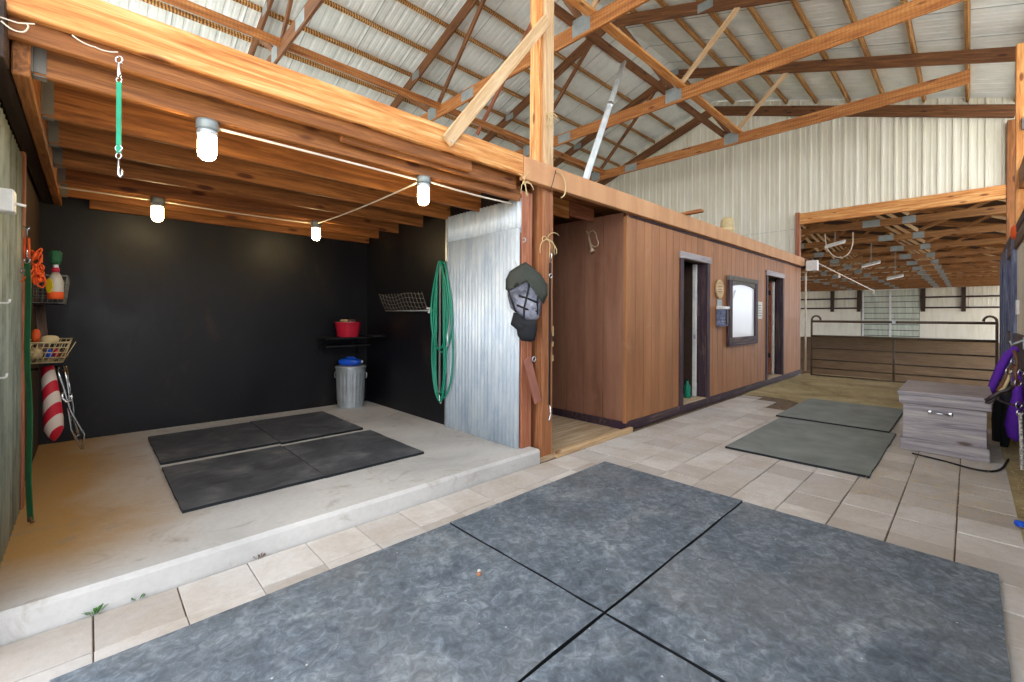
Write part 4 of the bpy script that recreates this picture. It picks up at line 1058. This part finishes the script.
# whiteboard
bx0, bx1, bz0, bz1 = 7.90, 9.36, 0.90, 2.10
t = thing('framed_whiteboard', ((bx0+bx1)/2, YW, bz0), 'blank whiteboard in a wide dark frame with arched rail on the brown wall', 'whiteboard')
f = 0.145
timber('frame_side', bx0, bx0 + f, YW - 0.06, YW - 0.006, bz0, bz1, M['purplewood'], t)
timber('frame_side', bx1 - f, bx1, YW - 0.06, YW - 0.006, bz0, bz1, M['purplewood'], t)
timber('frame_bottom', bx0, bx1, YW - 0.062, YW - 0.006, bz0, bz0 + f, M['purplewood'], t)
timber('frame_top', bx0 - 0.01, bx1 + 0.01, YW - 0.066, YW - 0.006, bz1 - 0.06, bz1 + 0.02, M['cement'], t)
Mx = Matrix(((1, 0, 0, 0), (0, 0, 1, YW - 0.05), (0, 1, 0, 0), (0, 0, 0, 1)))
arch = [(bx0 + f, bz1 - 0.06), (bx0 + f, bz1 - 0.16)] + [(bx0 + f + (bx1 - bx0 - 2*f)*k/10, bz1 - 0.16 + 0.05*math.sin(PI*k/10)) for k in range(1, 10)] + [(bx1 - f, bz1 - 0.16), (bx1 - f, bz1 - 0.06)]
MB().prism(arch, 0.03, Mx).build('arched_rail', M['cement'], t)
MB().box(bx0 + f, bx1 - f, YW - 0.03, YW - 0.012, bz0 + f, bz1 - 0.1).build('writing_surface', M['whiteboard'], t)
MB().tube([(8.14, YW - 0.032, 1.80), (8.19, YW - 0.032, 1.86), (8.25, YW - 0.032, 1.88), (8.21, YW - 0.032, 1.83), (8.15, YW - 0.032, 1.74)], 0.004, 5).build('pen_scribble', M['plate'], t)
# round plaque
t = thing('round_plaque', (7.56, YW, 1.70), 'round pale wooden plaque above the mailbox on the brown wall', 'plaque')
Mr = Matrix(((1, 0, 0, 7.55), (0, 0, 1, YW - 0.03), (0, 1, 0, 1.865), (0, 0, 0, 1)))
MB().prism([(0.155*math.cos(a), 0.155*math.sin(a)) for a in [2*PI*k/36 for k in range(36)]], 0.02, Mr).build('disc', M['pale'], t)
MB().tube([(7.55 + 0.15*math.cos(a), YW - 0.03, 1.865 + 0.15*math.sin(a)) for a in [2*PI*k/36 for k in range(36)]], 0.008, 6, closed=True).build('rim', M['twine'], t, smooth=True)
for dz in (0.04, -0.01, -0.05): MB().box(7.48, 7.62, YW - 0.034, YW - 0.031, 1.865 + dz, 1.875 + dz).build('carved_line', M['leather'], t)
# mail box / sheet holder
t = thing('wall_file_box', (7.60, YW, 1.24), 'blue-grey metal box with papers mounted between doorway and whiteboard', 'wall box')
MB().box(7.45, 7.72, YW - 0.10, YW - 0.007, 1.25, 1.53, bev=0.006).build('box_body', M['bluewood'], t)
bb_ = [o for o in t.children if o.name.startswith('box_body')][0]
MB().box(7.43, 7.74, YW - 0.12, YW - 0.007, 1.53, 1.58, bev=0.008).build('lid', M['white'], t)
MB().box(7.47, 7.66, YW - 0.02, YW - 0.008, 1.58, 1.69).build('back_plate', M['plate'], t)
MB().box(7.62, 7.70, YW - 0.115, YW - 0.10, 1.28, 1.52, bev=0.003).build('hanging_flap', M['black'], bb_)
# calendar page
t = thing('notice_sheet', (9.60, YW, 1.37), 'white printed sheet with a small grid between whiteboard and far doorway', 'notice')
MB().box(9.42, 9.78, YW - 0.010, YW - 0.005, 1.37, 1.71).build('paper', M['paper'], t)
mb = MB()
for i in range(5):
    for j in range(5): mb.box(9.49 + i*0.05, 9.525 + i*0.05, YW - 0.0115, YW - 0.010, 1.42 + j*0.05, 1.445 + j*0.05)
mb.build('printed_grid', M['plate'], t)
# bugle
bg = at('x', 4.695, 592, 240)
t = thing('bugle', (4.69, bg.y, bg.z - 0.1), 'old brass bugle hanging mouth down on the brown alcove wall', 'bugle')
def bp(px, py, d=0.03): return at('x', 4.70 - d, px, py)
MB().tube([bp(587.5, 232), bp(588.5, 236), bp(590, 243), bp(591.5, 249), bp(592.5, 252)], 0.01, 16, rs=[0.008, 0.010, 0.016, 0.022, 0.042]).build('bell', M['brass'], t, smooth=True)
MB().tube([bp(588.7, 236), bp(590, 232), bp(593, 230.5), bp(595.5, 233), bp(597, 239), bp(598.5, 243), bp(597.5, 246), bp(594, 247), bp(591, 244)], 0.008, 10).build('loop', M['brass'], t, smooth=True)
MB().tube([bp(587.5, 233), bp(586.5, 231)], 0.009, 10).build('mouthpiece', M['brass'], t, smooth=True)
# board end sticking out over the beam, jar on deck
o = board('loose_board', (6.2, 2.60, 2.895), (6.2, 4.3, 2.85), 0.09, 0.04, (1, 0, 0), M['joist']); tag(o, 'loose board end jutting out over the painted beam', 'board')
jb = at('y', 3.0, 730, 234); jb = Vector((8.15, 2.98, 2.822))
t = thing('tan_canister', jb, 'tan round canister standing on the loft edge above the doorway', 'canister')
MB().lathe([(0, 0), (0.085, 0), (0.11, 0.03), (0.115, 0.17), (0.105, 0.29), (0.07, 0.34), (0, 0.36)], jb, 28).build('canister_body', M['tan'], t, smooth=True)
MB().lathe([(0.110, 0.10), (0.119, 0.11), (0.119, 0.14), (0.112, 0.15)], jb, 28).build('band', M['twine'], t, smooth=True)
# speaker / lamp box at corner of tack room
t = thing('junction_box', (12.62, 2.80, 2.55), 'white square box fixed at the end of the painted beam', 'electrical box')
MB().box(12.55, 12.68, 2.52, 2.76, 2.53, 2.78, bev=0.008).build('box', M['white'], t)
MB().tube([(12.62, 2.84, 2.6), (12.6, 2.76, 2.66)], 0.03, 10).build('mount', M['black'], t, smooth=True)
o = MB().tube([(12.66, 2.78, 2.55), (12.66, 2.78, 0.1)], 0.02, 8).build('conduit', M['cord'], smooth=True); tag(o, 'thin pale conduit down the corner of the tack room', 'conduit')
# cable with bulbs inside the arena
a0 = Vector((12.7, 2.55, 2.72)); a1 = at('x', 18.0, 874, 291)
cable('arena_cable', [a0, a1], 0.014, 'cord', 'pale cable stretched from the white box into the arena', 'cable')
for k, f_ in enumerate((0.32, 0.99)):
    c = a0.lerp(a1, f_); t = thing('arena_bulb', c - UP*0.13, ['near', 'far'][k] + ' small hanging bulb on the arena cable', 'bulb')
    MB().lathe([(0, 0), (0.022, 0), (0.022, -0.05), (0, -0.05)], c, 12).build('socket', M['cord'], t, smooth=True)
    MB().lathe([(0, -0.05), (0.025, -0.05), (0.03, -0.09), (0, -0.12)], c, 12).build('bulb_glass', M['white'], t, smooth=True)
# cord loop hanging below truss
cable('hanging_rope', [at('x', 14.05, x_, y_) for x_, y_ in ((825, 234), (826, 245), (829, 252), (835, 257), (842, 258), (849, 254), (853, 245), (853, 232))], 0.012, 'cord', 'thick pale rope looping under the first arena truss', 'rope', n=3)
for k, (px, py) in enumerate(((835, 244), (871, 264), (895, 277))):
    c = at('x', (14.05, 16.85, 19.65)[k], px, py)
    t = thing('arena_light', c, ['nearest', 'middle', 'farthest'][k] + ' tilted white light fitting hanging in the arena', 'light fitting')
    Fz, L_ = frame(c - Vector((0.0, 0.22, -0.05)), c + Vector((0.0, 0.22, -0.05)), (1, 0, 0.4))
    hs = MB().box(-0.22, 0.22, -0.12, 0.12, -0.025, 0.025, Fz, 0.006).build('housing', M['white'], t)
    MB().box(-0.18, 0.18, -0.02, 0.02, -0.04, -0.025, Fz).build('tube_lamp', M['paper'], hs)
    MB().tube([c, Vector((c.x, c.y, 3.68))], 0.006, 6).build('chain', M['plate'], t)

# ================================================================ CHEST
x0, x1, y0, y1 = 6.27, 7.35, -0.135, 0.50
t = thing('wooden_chest', ((x0+x1)/2, (y0+y1)/2, 0), 'greyish washed wooden chest with chrome handle beside the stall fronts', 'chest')
timber('front_panel', x0 + 0.02, x0 + 0.045, y0 + 0.01, y1 - 0.01, 0.13, 0.54, M['chest'], t)
timber('back_panel', x1 - 0.045, x1 - 0.02, y0 + 0.01, y1 - 0.01, 0.13, 0.54, M['chest'], t)
timber('side_panel', x0 + 0.045, x1 - 0.045, y0 + 0.01, y0 + 0.035, 0.13, 0.54, M['chest'], t)
timber('side_panel', x0 + 0.045, x1 - 0.045, y1 - 0.035, y1 - 0.01, 0.13, 0.54, M['chest'], t)
timber('plinth', x0, x0 + 0.03, y0 - 0.01, y1 + 0.01, 0.002, 0.13, M['chest'], t)
timber('plinth', x0 + 0.03, x1, y1 - 0.02, y1 + 0.01, 0.002, 0.13, M['chest'], t)
timber('plinth', x0 + 0.03, x1, y0 - 0.01, y0 + 0.02, 0.002, 0.13, M['chest'], t)
board('lid', ((x0+x1)/2 - 0.005, y0 - 0.03, 0.607), ((x0+x1)/2 - 0.005, y1 + 0.03, 0.607), x1 - x0 + 0.03, 0.045, (1, 0, 0), M['chest'], t)
lid = [o for o in t.children if o.name.startswith('lid')][0]
timber('lid_front_rail', x0 - 0.015, x0 + 0.012, y0 - 0.02, y1 + 0.02, 0.50, 0.585, M['chest'], lid)
timber('lid_side_rail', x0 + 0.012, x1, y1, y1 + 0.022, 0.50, 0.585, M['chest'], lid)
timber('lid_side_rail', x0 + 0.012, x1, y0 - 0.022, y0, 0.50, 0.585, M['chest'], lid)
hx = x0 + 0.02; hc = (y0+y1)/2 + 0.02
hd = MB().tube([(hx, hc + 0.07, 0.425), (hx - 0.022, hc + 0.065, 0.425), (hx - 0.022, hc - 0.065, 0.42), (hx, hc - 0.07, 0.42)], 0.009, 8).build('handle', M['chrome'], t, smooth=True)
for s in (-1, 1): blob((hx - 0.006, hc + s*0.075, 0.423), 0.008, 0.020, 0.022, 0, 'handle_plate', 'chrome', hd)

# ================================================================ STALL FRONTS ON THE RIGHT
YS = -0.38
def sf(name, x0, x1, y0, y1, z0, z1, mat, par): return timber(name, x0, x1, y0, y1, z0, z1, M[mat], par)
t = thing('stall_front', (9.0, YS, 0), 'blue-grey stained stall front with upright posts at the right edge', 'stall front')
sf('top_rail', 5.6, 11.6, YS - 0.08, YS, 2.42, 2.52, 'purplewood', t)
sf('upper_rail', 5.6, 11.0, YS - 0.06, YS, 2.26, 2.40, 'dirtywood', t)
for x in (11.5, 10.9, 10.3, 9.7): sf('upright', x - 0.06, x + 0.06, YS - 0.06, YS + 0.01, 0.02, 2.42, 'bluewood', t)
sf('upright', 8.3, 8.6, YS - 0.06, YS + 0.01, 0.02, 2.42, 'bluewood', t)
sf('middle_rail', 5.6, 9.6, YS - 0.06, YS, 1.04, 1.22, 'purplewood', t)
MB().box(5.6, 11.5, YS - 0.06, YS - 0.03, 0.02, 1.1).build('lower_boarding', M['purplewood'], t)
MB().box(8.6, 11.4, YS - 0.06, YS - 0.04, 1.1, 2.42).build('bar_screen', M['bluewood'], t)
MB().box(7.0, 8.3, YS - 0.05, YS - 0.03, 1.22, 2.26).build('pale_panel', M['kick'], t)
MB().box(7.9, 8.05, YS - 0.03, YS - 0.005, 1.45, 1.62, bev=0.004).build('outlet', M['white'], t)
o = MB().box(0.5, 12.6, -0.74, -0.70, 0.0, 3.0).build('wall_right', M['darkroom']); struct(o, 'dark outer wall behind the stall fronts')  # near end runs on out of view, lengthened to darken the right pavers
lb = at('y', -0.40, 1018, 232)
blob(lb, 0.10, 0.06, 0.09, 0, 'orange_cap', 'orange', None).name = 'orange_bundle'
tag(bpy.data.objects['orange_bundle'], 'small orange bundle on top of the stall front', 'bundle')
pcx = at('y', -0.52, 1019, 125)
t = thing('plug_box', pcx, 'grey plug box with cable running down the right hand post', 'plug box')
MB().box(9.79, 9.849, -0.60, -0.52, 4.16, 4.32, bev=0.005).build('box', M['cement'], t)
MB().tube([(9.80, -0.56, 4.2), (9.81, -0.57, 3.6), (9.80, -0.565, 3.0), (9.80, -0.56, 2.4)], 0.012, 8).build('cord_line', M['cord'], t, smooth=True)

# purple blanket and halter
t = thing('horse_blanket', (6.4, -0.26, 0.25), 'purple horse blanket draped from the stall front behind the chest', 'blanket')
def P6(px, py, x=6.55): return at('x', x, px, py)
L1 = [(984, 405), (989, 396), (995, 381), (1001, 367), (1008, 355), (1015, 349), (1022, 350)]
R1 = [0.038, 0.045, 0.05, 0.052, 0.05, 0.045, 0.04]
MB().tube([P6(a, b, 7.5) for a, b in L1], 0.06, 16, rs=[r*0.8 for r in R1]).build('draped_roll', M['purple'], t, smooth=True)
L2 = [(1017, 372), (1018, 395), (1015, 412), (1013, 425), (1014, 436), (1018, 441)]
MB().tube([P6(a, b, 6.9) for a, b in L2], 0.05, 16, rs=[0.03, 0.038, 0.054, 0.062, 0.05, 0.02]).build('lower_fold', M['purple'], t, smooth=True)
L3 = [(1004, 380), (1002, 400), (1000, 420), (998, 440), (996, 452)]
MB().tube([P6(a, b, 7.5) for a, b in L3], 0.06, 12, rs=[0.05, 0.07, 0.07, 0.05, 0.03]).build('black_lining', M['blackcloth'], t, smooth=True)
L3 = [(1010, 385), (1009, 410), (1006, 432), (1004, 447)]
MB().tube([P6(a, b, 7.2) for a, b in L3], 0.06, 12, rs=[0.05, 0.06, 0.05, 0.03]).build('black_lining', M['blackcloth'], t, smooth=True)
t = thing('hanger_bracket', (6.6, YS, 1.08), 'steel bracket above the purple blanket', 'bracket')
c = at('x', 6.6, 1016, 343)
MB().tube([c + Vector((0, -0.05, 0.03)), c, c + Vector((0, 0.03, -0.02)), c + Vector((0, 0.04, 0.02))], 0.009, 8).build('hook_arm', M['steel'], t, smooth=True)
MB().box(6.57, 6.63, c.y - 0.06, c.y - 0.045, c.z - 0.06, c.z + 0.06, bev=0.003).build('back_plate', M['steel'], t)
t = thing('leather_halter', P6(1008, 400, 6.1), 'brown leather halter with silver rings hanging over the chest corner', 'halter')
def st(L, w, nm, mat, x=6.12):
    MB().tube([P6(a, b, x) for a, b in L], w, 8).build(nm, M[mat], t, smooth=True)
st([(1014, 350), (1017, 362), (1015, 374), (1018, 385)], 0.013, 'crown_strap', 'leather')
st([(1013, 364), (1006, 376), (1000, 387), (997, 391)], 0.011, 'cheek_strap', 'leather')
st([(1010, 370), (1008, 380), (1004, 388), (999, 391)], 0.012, 'cheek_strap', 'tan')
st([(1014, 366), (1016, 378), (1013, 388), (1006, 392), (998, 391)], 0.011, 'throat_strap', 'leather')
st([(986, 401), (992, 397), (1000, 392), (1008, 390), (1013, 386)], 0.019, 'nose_band', 'darkleather')
st([(996, 393), (999, 400), (1006, 403), (1013, 405), (1020, 407)], 0.011, 'chin_strap', 'darkleather')
st([(985, 402), (988, 403), (993, 400), (997, 396)], 0.014, 'nose_band', 'darkleather')
for px, py in ((1014, 362), (1009, 371), (1021, 373), (1019, 405), (1020, 413), (1018, 383)):
    ring(P6(px, py, 6.10), 0.028, 0.006, -fw).build('ring', M['chrome'], t, smooth=True)
cable('lead_rope', [P6(1020, 413, 6.0), P6(1021, 430, 6.0), P6(1022, 452, 6.0), P6(1022, 470, 6.0)], 0.013, 'rope', 'speckled light rope hanging at the right edge below the halter', 'rope', n=4)
cable('power_cable', [Vector((6.1, 0.40, 0.012)), Vector((6.0, 0.15, 0.012)), Vector((5.85, -0.05, 0.012)), Vector((5.95, -0.2, 0.012)), Vector((6.5, -0.27, 0.02))], 0.009, 'black', 'black cable lying on the pavers in front of the chest', 'cable', n=4)
o = blob(at('z', 0.03, 1021, 524), 0.03, 0.03, 0.02, 0.3, 'blue_scrap', 'blue', None); tag(o, 'blue scrap on the dirt at the right edge', 'scrap')

# ================================================================ SMALL GROUND DETAILS
c = at('z', 0.03, 479, 574)
t = thing('pebble', (c.x, c.y, 0.021), 'small brown and white pebble on the left foreground mat', 'pebble')
blob((c.x, c.y, 0.031), 0.014, 0.011, 0.011, 0.4, 'stone', 'pebble', t, 0.9, 16, 10)
blob((c.x + 0.006, c.y + 0.008, 0.042), 0.010, 0.008, 0.007, 0.2, 'pale_top', 'white', t, 0.9, 16, 10)
def weed(px, py, lab, n=10, h=0.035, seed=1, mat='leaf'):
    rnd = random.Random(seed); c = at('z', 0.0, px, py); c.y = min(c.y, 2.815); mb = MB()
    for k in range(n):
        a = rnd.uniform(0, 2*PI); d = Vector((math.cos(a), math.sin(a)*0.5, 0)); b = c + d*rnd.uniform(0, 0.02); b.z = 0
        tip = b + d*h*0.7 + UP*h*rnd.uniform(0.5, 1); s_ = Vector((-d.y, d.x, 0))*0.006; md = b.lerp(tip, 0.5) + UP*0.006
        v = [mb.bm.verts.new(p) for p in (b, md + s_, tip, md - s_, md - UP*0.002)]
        mb.bm.faces.new((v[0], v[1], v[4])); mb.bm.faces.new((v[1], v[2], v[4])); mb.bm.faces.new((v[2], v[3], v[4])); mb.bm.faces.new((v[3], v[0], v[4]))
    return tag(mb.build('weed', M[mat]), lab, 'weed')
weed(95, 612, 'green weed at the foot of the slab by the first wide paver joint', 22, 0.045, 1)
weed(136, 598, 'tiny weed sprig by the slab edge right of the larger weed', 8, 0.025, 2)
weed(258, 557, 'dry brown tuft at the slab edge near the middle pavers', 12, 0.03, 3, 'mud')

def straws(name, x0, x1, y0, y1, z, n, mat, lab, seed, hmax=0.012):
    rnd = random.Random(seed); mb = MB()
    for k in range(n):
        x = rnd.uniform(x0, x1); y = rnd.uniform(y0, y1); a = rnd.uniform(0, PI); L = rnd.uniform(0.02, 0.06); w = 0.0018
        d = Vector((math.cos(a), math.sin(a), 0)); s_ = Vector((-d.y, d.x, 0))*w; c = Vector((x, y, z + rnd.uniform(0.001, hmax)))
        v = [mb.bm.verts.new(p) for p in (c - d*L - s_, c + d*L - s_ + UP*0.004, c + d*L + s_ + UP*0.004, c - d*L + s_)]
        mb.bm.faces.new(v)
    return tag(mb.build(name, M[mat]), lab, 'hay', kind='stuff')
straws('loose_hay', 4.35, 6.2, -0.2, 0.62, 0.004, 420, 'twine', 'wisps of hay scattered on the pavers beside the chest', 11)
straws('loose_hay', 8.8, 12.5, 0.2, 2.6, 0.018, 1500, 'twine', 'hay strewn over the dirt in front of the arena gate', 12, 0.02)
straws('loose_hay', 3.4, 6.3, -0.44, -0.26, 0.02, 500, 'twine', 'hay along the foot of the stall fronts', 13, 0.02)

M['seamshade'] = plain('painted_seam_shade', c8(38,34,32), 0.95, 0, 0.3, 20)  # near-black fill that paints the shade inside the mat seams
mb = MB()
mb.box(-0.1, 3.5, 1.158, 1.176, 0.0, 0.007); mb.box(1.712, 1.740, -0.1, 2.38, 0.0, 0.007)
tag(mb.build('seam_shade', M['seamshade']), 'dark strips painted as shade in the seams between the large foreground mats', 'dirt', kind='stuff')
